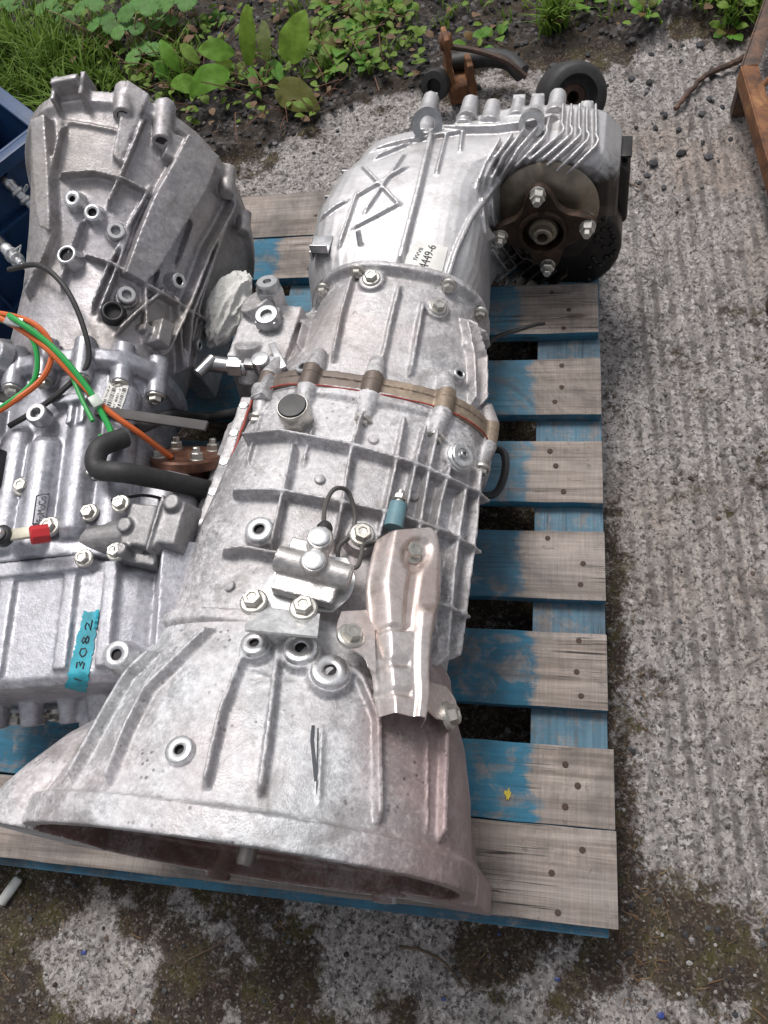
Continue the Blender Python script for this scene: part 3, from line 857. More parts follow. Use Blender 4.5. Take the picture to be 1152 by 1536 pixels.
def gearbox_a():
    G = empty('gearbox', (-.35, .45, .144), 'pale oxidised automatic gearbox with flared bell housing lying on the right of the pallet', 'gearbox', 'gearboxes on the pallet')
    S = Surf(bellA, caseA, rearA, transA, lobeA)
    def ribs(mb, lst, w, h):
        for pix in lst:
            P, N = S.path(pix)
            if len(P) > 2: mb.rib(P, N, w, h)
    # ---- bell housing
    m = bell_shell()
    ribs(m, [[(112, 1176), (165, 1080), (200, 1019), (240, 980)], [(166, 1178), (198, 1098), (228, 1039), (323, 945)],
             [(310, 1184), (336, 1072), (369, 986), (383, 966)], [(391, 1196), (402, 1118), (422, 960)]], .0056, .014)
    ribs(m, [[(566, 1236), (564, 1078), (540, 1020), (500, 990)], [(657, 1262), (662, 1085), (655, 1050)]], .007, .010)
    ribs(m, [[(478, 1210), (484, 1085)], [(640, 1250), (640, 1100)]], .0025, .003)
    ribs(m, [[(340, 1000), (560, 1060)]], .003, .0015)
    # starter pocket on the left of the rim
    E_ = [(-.002, -.218, .020, .070, .06, .085), (.03, -.216, .02, .068, .06, .082), (.06, -.203, .02, .062, .06, .075), (.10, -.186, .015, .05, .05, .065), (.135, -.17, .01, .03, .03, .05)]
    ears = MB().loft([[A(u - .012 + .035 * cw, cv + a * math.cos(t * math.pi / 12) * (1 if math.cos(t * math.pi / 12) < 0 else .7), cw + b * math.sin(t * math.pi / 12)) for t in range(24)] for (u, cv, cw, a, _, b) in E_])
    m.v += []; n0 = len(m.v); m.add(ears.v, ears.f)
    # mounting lugs and the foot on the right of the rim
    for (v, w, r) in ((-.10, -.19, .016), (.12, -.185, .016)):
        du = .06 * w + .05 * v
        m.cyl(A(.004 + du, v, w), A(.040 + du, v * .97, w * .97), r, r * .9, 18)
    def quad_(u, v0, v1, w0, w1): return [A(u, v0, w0), A(u, v1, w0), A(u, v1 - .012, w1), A(u, v0, w1)]
    m.loft([quad_(.008, .15, .248, -.200, -.085), quad_(.040, .15, .246, -.198, -.090), quad_(.060, .15, .226, -.195, -.080), quad_(.15, .14, .196, -.185, -.09)])
    # dumb-bell boss and pads
    for (x, y, r) in ((453, 985, .020), (493, 1018, .021), (386, 978, .016)):
        p, n = S.hit(x, y); m.lathe(p - n * .014, n, [(r * 1.2, 0), (r * 1.05, .018), (r, .026)], 24)
    p0, n0_ = S.hit(453, 985); p1, n1_ = S.hit(493, 1018)
    m.rib([p0, p0.lerp(p1, .5) - n0_ * .001, p1], [n0_, (n0_ + n1_).normalized(), n1_], .021, .0130, endtaper=False)
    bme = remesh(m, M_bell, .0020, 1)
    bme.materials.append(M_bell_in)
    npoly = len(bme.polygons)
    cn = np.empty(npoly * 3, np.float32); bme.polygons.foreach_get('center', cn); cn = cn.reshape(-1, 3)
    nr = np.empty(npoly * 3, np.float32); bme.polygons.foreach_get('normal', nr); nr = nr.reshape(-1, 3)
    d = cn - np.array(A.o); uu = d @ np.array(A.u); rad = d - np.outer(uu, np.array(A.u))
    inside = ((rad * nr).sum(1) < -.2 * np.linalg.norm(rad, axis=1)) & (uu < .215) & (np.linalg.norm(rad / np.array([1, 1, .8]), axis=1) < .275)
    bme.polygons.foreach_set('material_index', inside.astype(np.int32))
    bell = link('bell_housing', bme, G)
    for (x, y, r, hole) in ((453, 985, .017, .0058), (493, 1018, .018, .006), (386, 978, .0135, .0045)):
        p, n = S.hit(x, y); boss(bell, p + n * .0118, n, r, .0055, hole)
    p, n = S.hit(272, 1128); boss(bell, p, n, .0135, .007, .0045, M_mach)
    pin = MB().lathe(A(.012, .045, .145), -A.u, [(.0085, -.04), (.0085, .016), (.007, .021), (.0045, .021), (.004, .008)], 16); pin.build('dowel_pin', M_dowel, bell)
    # weathered black sealant in the split beside the rib
    for pix, r in (([(477, 1092), (476, 1130), (475, 1204)], .0042),):
        P, N = S.path(pix, .004)
        mb = MB().rib(P, N, .0018, .0010, depth=.006); mb.build('sealant_bead', M_blacksilicone, bell)
    P, N = S.path([(470, 1088), (468, 1110), (472, 1150), (474, 1172)], .004); MB().rib(P, N, .0040, .0010, depth=.006).build('sealant_bead', M_blacksilicone, bell)
    inner = MB().loft([A.ring(.196, 0, 0, .150, .165, .125, .15, shear=False), A.ring(.170, 0, 0, .06, .06, .06, .06), A.ring(.12, 0, 0, .03, .03, .03, .03), A.ring(.11, 0, 0, .012, .012, .012, .012)])
    inner.build('pump_cover', M_rear, bell)
    # ---- main case
    m = MB().add(caseA.v, caseA.f)
    ribs(m, [[(372, 665), (425, 659), (525, 678), (617, 705), (700, 742), (724, 762)], [(352, 747), (425, 747), (500, 761), (588, 780), (660, 805), (712, 835)],
             [(336, 836), (370, 831), (427, 842), (520, 870)], [(640, 905), (700, 930)]], .0046, .020)
    ribs(m, [[(546, 620), (527, 684), (515, 760), (500, 830)], [(606, 628), (592, 700), (575, 778), (560, 830)], [(636, 640), (620, 700), (602, 785)], [(652, 645), (637, 713), (622, 800), (640, 960)],
             [(668, 700), (652, 760), (640, 830)], [(686, 730), (676, 790), (662, 890), (650, 1000)], [(706, 700), (698, 780), (684, 880), (668, 990)], [(722, 760), (714, 840), (695, 940)], [(445, 668), (428, 745), (410, 830)]], .0046, .018)
    for (x0, y0, x1, y1) in ((395, 620, 372, 700), (470, 640, 455, 700)):
        P, N = S.path([(x0, y0), (x1, y1)]); m.rib(P, N, .004, .006)
    # raised pads
    for (x, y, r, h) in ((680, 692, .020, .012), (395, 805, .018, .012), (445, 622, .018, .012), (655, 968, .012, .010)):
        p, n = S.hit(x, y); m.lathe(p - n * .012, n, [(r * 1.25, 0), (r * 1.05, .014), (r, .012 + h)], 24)
    # flange rims at both ends
    for (u, g, c, t_) in ((.222, .007, 0, .012), (.535, .008, .016, .014)):
        a = 1.0
        L, Rr, T, B = (.160, .174, .132, .15) if u < .3 else (.152, .166, .122, .135)
        m.add(*(lambda q: (q.v, q.f))(A.loft([(u - t_, c, 0, L + g * .2, Rr + g * .2, T + g * .2, B, 2.5), (u - t_ * .6, c, 0, L + g, Rr + g, T + g, B, 2.5), (u + t_ * .4, c, 0, L + g, Rr + g, T + g, B, 2.5)], roll=ROLL)))
    LUGS = [(A.ring(.54, .016, 0, .156, .170, .126, .139, 3.0, n=360, roll=ROLL)[k] - A.o) for k in (28, 58, 88, 116, 140)]
    for d in LUGS:
        vv, ww = d.dot(A.v), d.dot(A.w); m.cyl(A(.497, vv * .96, ww * .96), A(.5365, vv, ww), .010, .0135, 18)
    case = link('gear_case', remesh(m, M_case, .0019, 1), G)
    p, n = S.hit(395, 805); boss(case, p + n * .0125, n, .0155, .006, .0058)
    p, n = S.hit(680, 692); q = MB().lathe(p + n * .010, n, [(.0175, 0), (.0175, .004), (.0155, .006), (.0155, .009), (.014, .0105), (.009, .0105), (.0085, .009), (.001, .009)], 26); q.build('filler_plug', M_mach, case)
    bolt(case, p + n * .0185, n, .0042, 'cap')
    # breather with black cap
    p, n = S.hit(446, 630); ax = (n + A.u * -.0 + V((0, 0, .5))).normalized()
    q = MB().lathe(p - ax * .004, ax, [(.021, 0), (.021, .014), (.0205, .016)], 6); q.lathe(p, ax, [(.0195, .012), (.0195, .026), (.0185, .028)], 28)
    br = q.build('breather', M_steel, case, angle=30)
    MB().lathe(p, ax, [(.0178, .024), (.0178, .0288), (.0165, .0302), (.001, .0304)], 28).build('cap', M_black, br)
    # oil pan on the left flank, with red sealant squeezed from the joint
    pan = MB()
    prof = [(.30, -.004), (.31, .012), (.54, .014), (.55, -.002)]
    M3 = Matrix((A.u, A.w, -A.v)).transposed()
    pan.box(A(.425, -.140, -.008), (.262, .176, .016), M3, 1.0)
    pan.box(A(.425, -.153, -.010), (.235, .150, .030), M3, .86)
    link('oil_pan', remesh(pan, M_rear, .002, 3), G)
    po = G.children[-1] if False else [o for o in G.children if o.name.startswith('oil_pan')][0]
    sl = MB(); pts = [A(.296 + i * .0105, -.1300, .0815 + .0012 * math.sin(i * 2.1)) for i in range(25)]
    sl.tube(pts, .0018, 6); sl.build('sealant_line', M_sealant, po)
    for i in range(6): bolt(po, A(.31 + i * .046, -.140, .076), A.w, .0062, 'small')
    for i in range(5): bolt(po, A(.32 + i * .05, -.148, .060), -A.v, .006, 'small')
    # ---- adapter plate, oily brown
    m = A.loft([(.537, .016, 0, .158, .171, .127, .139, 3.0), (.5525, .016, 0, .159, .172, .128, .139, 3.0)], roll=ROLL)
    m2 = A.loft([(.5535, .017, 0, .157, .170, .126, .138, 3.0), (.565, .018, 0, .157, .169, .126, .138, 3.0)], roll=ROLL)
    for mm, us in ((m, (.533, .554)), (m2, (.552, .568))):
        for d in LUGS:
            vv, ww = d.dot(A.v), d.dot(A.w)
            k = 1.0
            mm.cyl(A(us[0], vv * k, ww * k), A(us[1], vv * k, ww * k), .0125, .0125, 18)
    ad = link('adapter_plate', remesh(m, M_adapt, .0018, 2), G)
    link('adapter_plate', remesh(m2, M_adapt, .0018, 2), G)
    rg = A.ring(.5362, .016, 0, .1602, .1732, .1296, .139, 3.0, n=90, roll=ROLL)
    MB().tube([p + V((0, 0, .0007 * math.sin(k * 1.7))) for k, p in enumerate(rg[8:38])], .0011, 6).build('sealant_line', M_sealant, ad)
    # ---- rear case
    m = MB().add(rearA.v, rearA.f)
    ribs(m, [[(452, 528), (470, 470), (494, 420)], [(500, 545), (514, 480), (532, 418)], [(572, 552), (585, 490), (600, 430)], [(614, 566), (624, 510), (634, 455)]], .0055, .012)
    ribs(m, [[(690, 478), (700, 540), (702, 612)], [(700, 480), (716, 540), (716, 616)], [(712, 490), (728, 550), (727, 620)]], .0035, .016)
    for (x, y, r) in ((558, 423, .018), (655, 465, .017), (683, 568, .012), (700, 520, .010)):
        p, n = S.hit(x, y); m.lathe(p - n * .012, n, [(r * 1.2, 0), (r, .016), (r * .95, .018)], 20)
    for u, g in ((.757, .012),):
        m.add(*(lambda q: (q.v, q.f))(A.loft([(u - .016, .028, 0, .120, .122, .126, .114, 2.7), (u - .010, .028, 0, .132, .132, .138, .116, 2.7), (u - .001, .028, 0, .132, .132, .138, .116, 2.7)], roll=ROLL)))
    for d in LUGS:
        vv, ww = d.dot(A.v), d.dot(A.w); m.cyl(A(.563, vv, ww), A(.598, vv * .95, ww * .95), .0135, .009, 18)
    # sump and selector housing on the left of the rear case
    M4 = Matrix((A.u, A.v, A.w)).transposed()
    m.box(A(.655, -.135, .052), (.115, .10, .10), M4, .85)
    m.cyl(A(.69, -.135, .07), A(.70, -.155, .118), .034, .028, 22)
    m.cyl(A(.60, -.150, .06), A(.625, -.150, .106), .022, .018, 18)
    rc = link('rear_case', remesh(m, M_rear, .0020, 2), G)
    for (x, y) in ((558, 423), (655, 465)):
        p, n = S.hit(x, y); bolt(rc, p + n * .006, n, .0078, 'hex')
    p, n = S.hit(683, 568); boss(rc, p + n * .006, n, .0095, .007, .0045, M_mach)
    # threaded fittings on the left
    def fitting(u, v, w, ax, sc, name='hose_fitting'):
        q = MB().lathe(A(u, v, w), ax, [(.020 * sc, -.02), (.020 * sc, .012 * sc), (.018 * sc, .014 * sc)], 6)
        q.lathe(A(u, v, w), ax, [(.0165 * sc, .012 * sc), (.0165 * sc, .022 * sc), (.0145 * sc, .0245 * sc), (.006 * sc, .0245 * sc), (.005 * sc, .020 * sc), (.0005, .020 * sc)], 22)
        return q.build(name, M_steel_b, rc, angle=30)
    fitting(.705, -.135, .118, (A.w + A.u * .15), 1.0)
    q = MB()
    q.lathe(A(.668, -.130, .100), A.w + A.u * -.1, [(.017, 0), (.017, .022), (.016, .024), (.008, .024), (.0075, .012), (.0005, .012)], 22); q.box(A(.668, -.130, .112), (.030, .03, .014), M4)
    q.build('sensor_socket', M_steel_b, rc, bevel=.001)
    q = MB(); q.cyl(A(.60, -.150, .085), A(.60, -.205, .092), .0115, .0115, 16); q.cyl(A(.603, -.198, .098), A(.575, -.212, .098), .0085, .0075, 14); q.lathe(A(.60, -.165, .087), -A.v, [(.014, -.01), (.014, .01)], 6)
    q.build('selector_shaft', M_steel_b, rc, angle=30)
    q = MB(); q.box(A(.588, -.118, .108), (.012, .05, .012), M4); q.cyl(A(.588, -.118, .098), A(.588, -.118, .122), .013, .012, 18); q.box(A(.575, -.105, .112), (.045, .012, .008), M4); q.box(A(.60, -.098, .112), (.05, .010, .008), Matrix.Rotation(.6, 3, A.w) @ M4)
    q.build('selector_lever', M_steel_b, rc, bevel=.0015)
    for k, d in enumerate(LUGS):
        vv, ww = d.dot(A.v), d.dot(A.w)
        if k != 3: bolt(case, A(.497, vv * .985, ww * .985), -A.u, .0068, 'hex')
    for a_ in (35, 62, 118, 146):
        q_ = A.ring(.74, .028, 0, .127, .127, .133, .116, 2.7, n=360, roll=ROLL)[a_]; bolt(rc, q_, -A.u, .0066, 'hex')
    for (x, y) in ((430, 905), (345, 880), (690, 905), (620, 745), (560, 660), (480, 720)):
        h = S.hit(x, y); MB().lathe(h[0] - h[1] * .003, h[1], [(.0075, 0), (.006, .0065), (.005, .0072), (.0005, .0074)], 12).build('casting_stub', M_case, case)
    # ---- adapter screw + blocks on the dark side
    p, n = S.hit(461, 562); bolt(ad, p + n * .006, n, .0082, 'cap')
    q = MB(); p, n = S.hit(417, 560); q.box(p + n * .012, (.034, .026, .026), frame(n, A.u)); q.build('pipe_clamp', M_rear, ad, bevel=.003)
    q = MB(); p, n = S.hit(404, 590); q.box(p + n * .008, (.036, .024, .018), frame(n, A.u)); q.cyl(p, p + n * .02 - A.u * .012, .013, .011, 16); q.build('pipe_clamp', M_rear, ad, bevel=.003)
    # ---- transfer case
    m = MB().add(transA.v, transA.f).add(lobeA.v, lobeA.f)
    ribs(m, [[(648, 205), (628, 290), (600, 398)], [(655, 200), (740, 198), (800, 190), (838, 178)]], .008, .012)
    ribs(m, [[(528, 345), (602, 306)], [(546, 322), (607, 233)], [(544, 251), (600, 310)], [(532, 298), (612, 251)], [(481, 331), (505, 312), (530, 298)], [(509, 373), (537, 289)], [(560, 240), (620, 215)]], .0046, .0065)
    ribs(m, [[(672, 195), (655, 262)], [(697, 180), (690, 228)]], .005, .006)
    ribs(m, [[(772, 240), (735, 285), (704, 330), (682, 380), (668, 425)]], .007, .007)
    ribs(m, [[(785, 148), (786, 200)]], .0012, .0015)
    fins = [[(893, 165), (894, 222), (852, 264)], [(880, 165), (880, 216), (838, 258)], [(869, 165), (868, 210), (824, 250)], [(857, 165), (855, 208), (808, 248)], [(845, 165), (842, 205), (790, 248)], [(824, 185), (817, 210), (776, 252)],
            [(805, 198), (777, 229), (750, 276)], [(784, 203), (756, 238), (734, 283)], [(768, 208), (742, 243), (724, 283)], [(750, 215), (730, 250), (716, 285)],
            [(725, 300), (728, 340), (745, 372)], [(738, 296), (742, 330), (752, 352)],
            [(745, 362), (768, 392), (790, 404)], [(758, 355), (780, 385), (810, 398)], [(736, 372), (756, 400), (775, 412)]]
    for fpix in fins:
        P, N = S.path(fpix, .005)
        fn = (A.w * .75 - A.u * .65).normalized()
        if len(P) > 2: m.rib(P, [fn] * len(P), .0046, .017)
    # bolt lugs along the rear joint
    LUGP = []
    for (x, y, r, L) in ((645, 150, .014, .05), (700, 165, .012, .04), (738, 162, .014, .055), (705, 155, .014, .05), (778, 150, .010, .03), (806, 150, .012, .04), (836, 148, .014, .06), (880, 162, .012, .05), (905, 195, .011, .05), (640, 180, .013, .05), (575, 222, .012, .05), (520, 270, .012, .05)):
        p = atz(x, y, .345 if x < 860 else .31)
        m.lathe(p - A.u * .012 - A.w * .004, A.u, [(r * 1.3, -.03), (r, -.012), (r * .95, L * .45)], 18)
        LUGP.append((p - A.u * .042 - A.w * .004, r))
        m.box(p - A.u * .005 - A.w * .02, (.02, L * .45 + .03, .04), Matrix((A.v, A.u, A.w)).transposed())
    for i in range(8):                                        # slanting fins below the output flange
        m.box(A(.985, .118 + i * .017, -.045 - i * .0085), (.03, .0042, .075), Matrix.Rotation(.75, 3, A.u) @ M4)
    # rear joint flange
    m.add(*(lambda q: (q.v, q.f))(A.loft([(1.022, .028, .006, .121, .276, .134, .10, 3.4), (1.046, .028, .006, .119, .274, .131, .10, 3.4)], slant=.25)))
    for i in range(5):                                        # comb of short fins on the far left edge
        m.box(A(.925 + i * .016, -.088, .098), (.004, .018, .03), M4)
    tc = link('transfer_case', remesh(m, M_trans, .0018, 1), G)
    for q_, r_ in LUGP[1::2]: bolt(tc, q_, -A.u, r_ * .45, 'hex')
    p, n = S.hit(540, 368); MB().cyl(p - n * .004, p + n * .018 + A.u * .01, .0045, .004, 12).build('pin', M_mach, tc)
    # lifting eye, torn bracket and sensor on the left
    q = MB().lathe(A(1.045, .035, .150), A.v * .5 + A.u * -1 + A.w * .5, [(.024, 0), (.024, .006), (.012, .006), (.012, 0)], 24, cap=False, loop=True); q.build('lifting_eye', M_steel_b, tc)
    q = MB().lathe(A(1.045, .195, .150), -A.u + A.w * .3, [(.019, 0), (.019, .016), (.009, .016), (.009, 0)], 24, cap=False, loop=True); q.build('bolt_eye', M_mach, tc)
    q = MB(); q.box(A(.80, -.080, .128), (.034, .026, .003), M4); q.box(A(.784, -.080, .134), (.003, .026, .014), M4); q.box(A(.80, -.094, .121), (.034, .003, .016), M4); q.build('cable_bracket', M_steel_b, tc, bevel=.0008)
    q = MB(); q.box(A(.90, -.090, .110), (.030, .028, .003), M4); q.box(A(.914, -.090, .116), (.003, .028, .014), M4); q.build('cable_bracket', M_steel_b, tc, bevel=.0008)
    # ---- black oily end cover behind the lobe
    q = MB().lathe(A(1.045, .228, .010), A.u, [(.125, 0), (.128, .004), (.128, .05), (.11, .062)], 9, a0=.3)
    for i in range(7): q.box(A(1.075, .335 - i * .004, .085 - i * .012), (.05, .02, .005), M4)
    M_oil = plain('oily_black_casting', (.016, .014, .013), .35, .2, .4, 40, .4)
    q.build('end_cover', M_oil, G, bevel=.004)
    q = MB()
    rnd = random.Random(3)
    cover = MB().lathe(A(.99, .255, -.035), A.u, [(.085, -.004), (.09, .0), (.09, .05)], 24); cover.build('oil_cover', M_oil, G, bevel=.003)
    for i in range(34):
        a = rnd.uniform(-1.0, 1.1); r_ = rnd.uniform(.05, .083)
        q.lathe(A(.987, .255 + r_ * math.cos(a), -.035 + r_ * math.sin(a)), -A.u, [(.0045, -.004), (.004, .003), (.002, .0045)], 6)
    q.build('grease_lumps', M_oil, G)['kind'] = 'stuff'
    p, n = S.hit(872, 268); bolt(G, A(.972, .285, .035), -A.u, .0085, 'hex')
    # ---- companion flange
    Mr = NT('rusty_oiled_steel'); rn = Mr.noise(24, 6, .7, .6)
    M_rust = Mr.out(Mr.ramp(rn, [(.32, (.018, .013, .010)), (.55, (.050, .030, .020)), (.75, (.15, .078, .042))]), .42, .45, Mr.bump(rn, .3, .002))
    Y = A.m(*YOKE)
    shield = MB().lathe(A(.982, YOKE[1], YOKE[2]), -A.u, [(.062, -.01), (.078, .0), (.080, .004), (.078, .008), (.066, .012), (.058, .018), (.045, .020)], 40)
    M_dust = plain('dust_shield_steel', (.24, .205, .16), .40, .75, .1, 30, .35)
    shield.build('dust_shield', M_dust, G, angle=50)
    fl = MB(); n = 96; prof = []
    for k in range(n):
        a = 2 * math.pi * k / n
        lobe = (.5 + .5 * math.cos(4 * (a - R(8)))) ** 1.6
        prof.append((.046 + .032 * lobe, a))
    def star(h, k): return [Y @ V((r * k * math.cos(a), r * k * math.sin(a), h)) for r, a in prof]
    hole = lambda h, r: [Y @ V((r * math.cos(a), r * math.sin(a), h)) for _, a in prof]
    fl.loft([star(.0, .98), star(.002, 1), star(.012, 1), star(.014, .97), hole(.014, .038), hole(.020, .036), hole(.020, .031), hole(.0, .030), hole(-.004, .0005)], cap=True)
    hub = MB().lathe(A(YOKE[0] + .03, YOKE[1], YOKE[2]), -A.u, [(.034, 0), (.034, .03)], 24)
    yo = fl.build('output_flange', M_rust, G, angle=40)
    hub.build('hub', M_rust, yo)
    for k in range(4):
        a = R(8 + 90 * k + 90)
        p = Y @ V((.065 * math.cos(a), .065 * math.sin(a), .012))
        bolt(yo, p, -A.u, .0098, 'nut')
    nut = MB().lathe(Y @ V((0, 0, 0)), -A.u, [(.0235, 0), (.0235, .012), (.021, .016), (.015, .017), (.0148, .026), (.013, .028), (.0085, .028), (.008, .008), (.0005, .008)], 12)
    nut.build('shaft_nut', M_dust, yo, angle=30)
    # ---- parts label, torn
    lab, P = decal(Surf(transA), [(660, 420), (672, 372), (625, 362), (596, 404)], 'parts_label', M_white, tc, .0135 if False else .0012, 10, 10)
    write(P, '4449-6', (.22, .36, .96, .60), 'lettering', lab, off=.0018)
    write(P, 'IVVVII', (.40, .68, .80, .80), 'lettering', lab, off=.0018)
    # ---- heat shield
    Msh = cast_metal('heat_shield_sheet', (.74, .69, .67), (.84, .81, .80), .22, (.25, .17, .14), .14, .30, .8, 14.0, .05, (.60, .40, .33), .5, .10)
    rows = [((568, 806), (636, 799)), ((562, 818), (654, 812)), ((555, 845), (660, 835)), ((548, 880), (660, 880)), ((550, 910), (657, 915)), ((553, 940), (650, 945)), ((556, 970), (644, 975)), ((558, 1010), (640, 1015)), ((562, 1045), (640, 1055)), ((566, 1076), (632, 1092))]
    def bulge(q, t):
        e = abs(2 * q - 1)
        h = .021 * (1 - float(sstep(.62, 1.02, e)))
        ridge = .50 + .04 * math.sin(t * 9)
        if .2 < t < .62: h -= .0045 * float(sstep(.10, .05, abs(q - ridge)))
        h -= .006 * float(sstep(.24, .15, math.hypot((q - .52) * 1.0, (t - .22) * 2.6)))
        if t > .45: h += .005 * float(sstep(.16, .06, abs(q - .70))) * float(sstep(.45, .52, t))
        for tt in (.60, .76, .89): h -= .0030 * float(sstep(.022, .008, abs(t - tt))) * (q < .5)
        h -= .008 * float(sstep(.05, .0, t))
        return h
    sh, grid = patch(S, rows, .020, bulge, .002, 40, 10)
    hs_ = sh.build('heat_shield', Msh, G, angle=60)
    p, n = grid[int(.22 * (len(grid) - 1))][int(.52 * 40)]
    bolt(hs_, p + n * .0015, n, .0085, 'hex')
    tabL, gl = patch(S, [((512, 918), (562, 915)), ((505, 940), (562, 940)), ((512, 962), (562, 965)), ((545, 985), (563, 990)), ((552, 1000), (563, 1010))], .034, None, .002, 6, 3)
    tl = tabL.build('shield_tab', Msh, hs_)
    p, n = gl[5][2]; h = S.hit(521, 953); bolt(tl, gl[5][2][0] + gl[5][2][1] * .001, gl[5][2][1], .0085, 'hex')
    tabR, gr = patch(S, [((636, 1022), (668, 1030)), ((636, 1045), (682, 1050)), ((640, 1062), (684, 1072)), ((655, 1078), (682, 1086))], .012, None, .002, 6, 3)
    tr = tabR.build('shield_tab', Msh, hs_)
    p, n = gr[7][4]; bolt(tr, p + n * .001, (n + A.v * .3).normalized(), .009, 'hex')
    h = S.hit(588, 792); q = MB().cyl(h[0] + h[1] * .02 - A.u * .01, h[0] + h[1] * .022 + A.u * .02, .011, .010, 14)
    q.build('sensor_plug', plain('teal_plastic', (.13, .24, .28), .5), hs_)
    q = MB().cyl(h[0] + h[1] * .022 + A.u * .018, h[0] + h[1] * .024 + A.u * .036, .006, .004, 10); q.lathe(h[0] + h[1] * .024 + A.u * .026, A.u, [(.0075, -.002), (.0075, .003)], 6); q.build('bleed_nipple', M_steel, hs_)
    # ---- shift actuator on its bracket
    Mbr = cast_metal('bracket_plate', (.66, .66, .66), (.80, .80, .80), .4, (.2, .15, .12), .12, .34, .85, 18.0, .1, None, 0, .1)
    br, g2 = patch(S, [((438, 830), (520, 838)), ((412, 860), (532, 866)), ((390, 890), (525, 895)), ((374, 914), (500, 918))], .033, None, .003, 8, 4)
    bo = br.build('bracket', Mbr, G, bevel=.0)
    br2, g3 = patch(S, [((383, 910), (480, 922)), ((368, 938), (477, 950)), ((368, 946), (476, 956))], .035, None, .003, 8, 4)
    bo2 = br2.build('bracket_foot', Mbr, bo)
    for (x, y) in ((395, 934), (460, 943)):
        h = S.hit(x, y); bolt(bo2, h[0] + h[1] * .0375, h[1], .0088, 'hex')
    Mac = cast_metal('actuator_casting', (.50, .48, .47), (.62, .60, .59), .4, (.16, .13, .11), .2, .38, .75, 22.0, .3, None, 0, .1)
    def up(x, y, o): h = S.hit(x, y); return h[0] + h[1] * o, h[1]
    a0, n0 = up(424, 872, .056); a1, n1 = up(520, 898, .056)
    q = MB().cyl(a0, a1, .0135, .0135, 24)
    d = (a1 - a0).normalized()
    q.box(a0.lerp(a1, .45) + n0 * -.010 - A.u * .012, ((a1 - a0).length * .82, .04, .016), frame(n0, d))
    q.box(a0.lerp(a1, .35) + n0 * -.008 + A.u * .014, ((a1 - a0).length * .5, .03, .014), frame(n0, d))
    c0 = a0.lerp(a1, .52) + n0 * .004
    q.cyl(c0 - A.u * .008, c0 + A.u * .040, .0125, .0105, 20)
    q.cyl(c0 - n0 * .004, c0 + n0 * .014, .0135, .013, 22)
    c1 = c0 + A.u * .026
    q.cyl(c1 - n0 * .004, c1 + n0 * .015, .0135, .013, 22)
    ac = link('shift_actuator', remesh(q, Mac, .0015, 2), G)
    for c_ in (c0 + n0 * .014, c1 + n0 * .015):
        MB().lathe(c_, n0, [(.0105, -.002), (.0105, .0018), (.009, .0026), (.004, .0026), (.0035, .002), (.0005, .002)], 22).build('plug', M_mach, ac)
    # wiring loop
    M_wire = plain('grey_loom', (.09, .085, .08), .55)
    ws = c0 + A.u * .040
    def wp(x, y, o): return up(x, y, o)[0]
    pts = spline([ws, wp(490, 790, .045), wp(503, 765, .045), wp(522, 758, .03), wp(532, 785, .016), wp(524, 812, .016), wp(508, 832, .018), wp(510, 858, .024), wp(530, 868, .03), wp(538, 850, .03), wp(541, 834, .026), wp(552, 826, .02), wp(565, 822, .02)], 8)
    MB().tube(pts, .0026, 8).build('wiring_loom', M_wire, ac)
    MB().lathe(ws, A.u, [(.009, -.004), (.0085, .006), (.006, .010), (.0035, .012)], 14).build('cable_gland', M_rubber, ac)
    h = S.hit(541, 812); bolt(case, h[0] + h[1] * .016, h[1], .0088, 'hex')
    q = MB().lathe(h[0] - h[1] * .005, h[1], [(.022, 0), (.018, .02)], 20); q.build('boss', M_case, case)
    # black clip on the far right flank
    c = atz(738, 705, .25)
    q = MB().tube(spline([c + V((-.02, .03, 0)), c + V((.012, .03, .0)), c + V((.018, .0, .0)), c + V((.006, -.03, -.01)), c + V((-.02, -.035, -.01))], 6), .0055, 8); q.build('wiring_clip', M_black, G)
    return G, S
GA, SA = gearbox_a()

# ------------------------------------------------------------------ gearbox on the left (bell housing at the far end)
B = Axis((-.672, .300, .352), (-.085, .62, .012))
def b_ring(u, cv, cw, L, Rr, T, Bt, e=2.4, n=72, lean=0.0):
    out = []
    for k in range(n):
        a = 2 * math.pi * k / n; c, sn = math.cos(a), math.sin(a)
        q = (abs(c) ** e + abs(sn) ** e) ** (-1 / e)
        x = c * q * (Rr if c > 0 else L); y = sn * q * (T if sn > 0 else Bt)
        out.append(B(u + lean * y, cv + x, cw + y))
    return out
def b_loft(st): return MB().loft([b_ring(*q) for q in st])
def b_bell():
    o = [(.31, -.01, 0, .112, .118, .092, .12, 2.6, 72, .02), (.37, -.006, 0, .108, .126, .100, .13, 2.6, 72, .05), (.44, .004, 0, .104, .134, .116, .15, 2.5, 72, .12), (.51, .014, 0, .104, .146, .148, .175, 2.4, 72, .18),
         (.575, .020, 0, .106, .168, .178, .198, 2.3, 72, .24), (.597, .020, 0, .110, .180, .188, .202, 2.2, 72, .26), (.600, .020, 0, .117, .194, .198, .206, 2.2, 72, .27), (.620, .020, 0, .117, .194, .198, .206, 2.2, 72, .27)]
    outer = [b_ring(*q) for q in o]
    inner = [b_ring(q[0] if q[0] > .33 else .325, q[1], q[2], q[3] - .011, q[4] - .011, q[5] - .011, q[6] - .011, *q[7:]) for q in o[1:]]
    return MB().loft(outer + inner[::-1] + [b_ring(.335, -.01, 0, .03, .03, .03, .03)] + [b_ring(.31, -.01, 0, .03, .03, .03, .03)], cap=False, loop=True)
bellB = b_bell()
caseB = b_loft([(.04, -.01, 0, .135, .120, .085, .15, 3.0), (.12, -.01, 0, .130, .116, .085, .14, 2.8), (.22, -.01, 0, .122, .114, .088, .13, 2.6), (.318, -.01, 0, .114, .118, .092, .12, 2.6)])
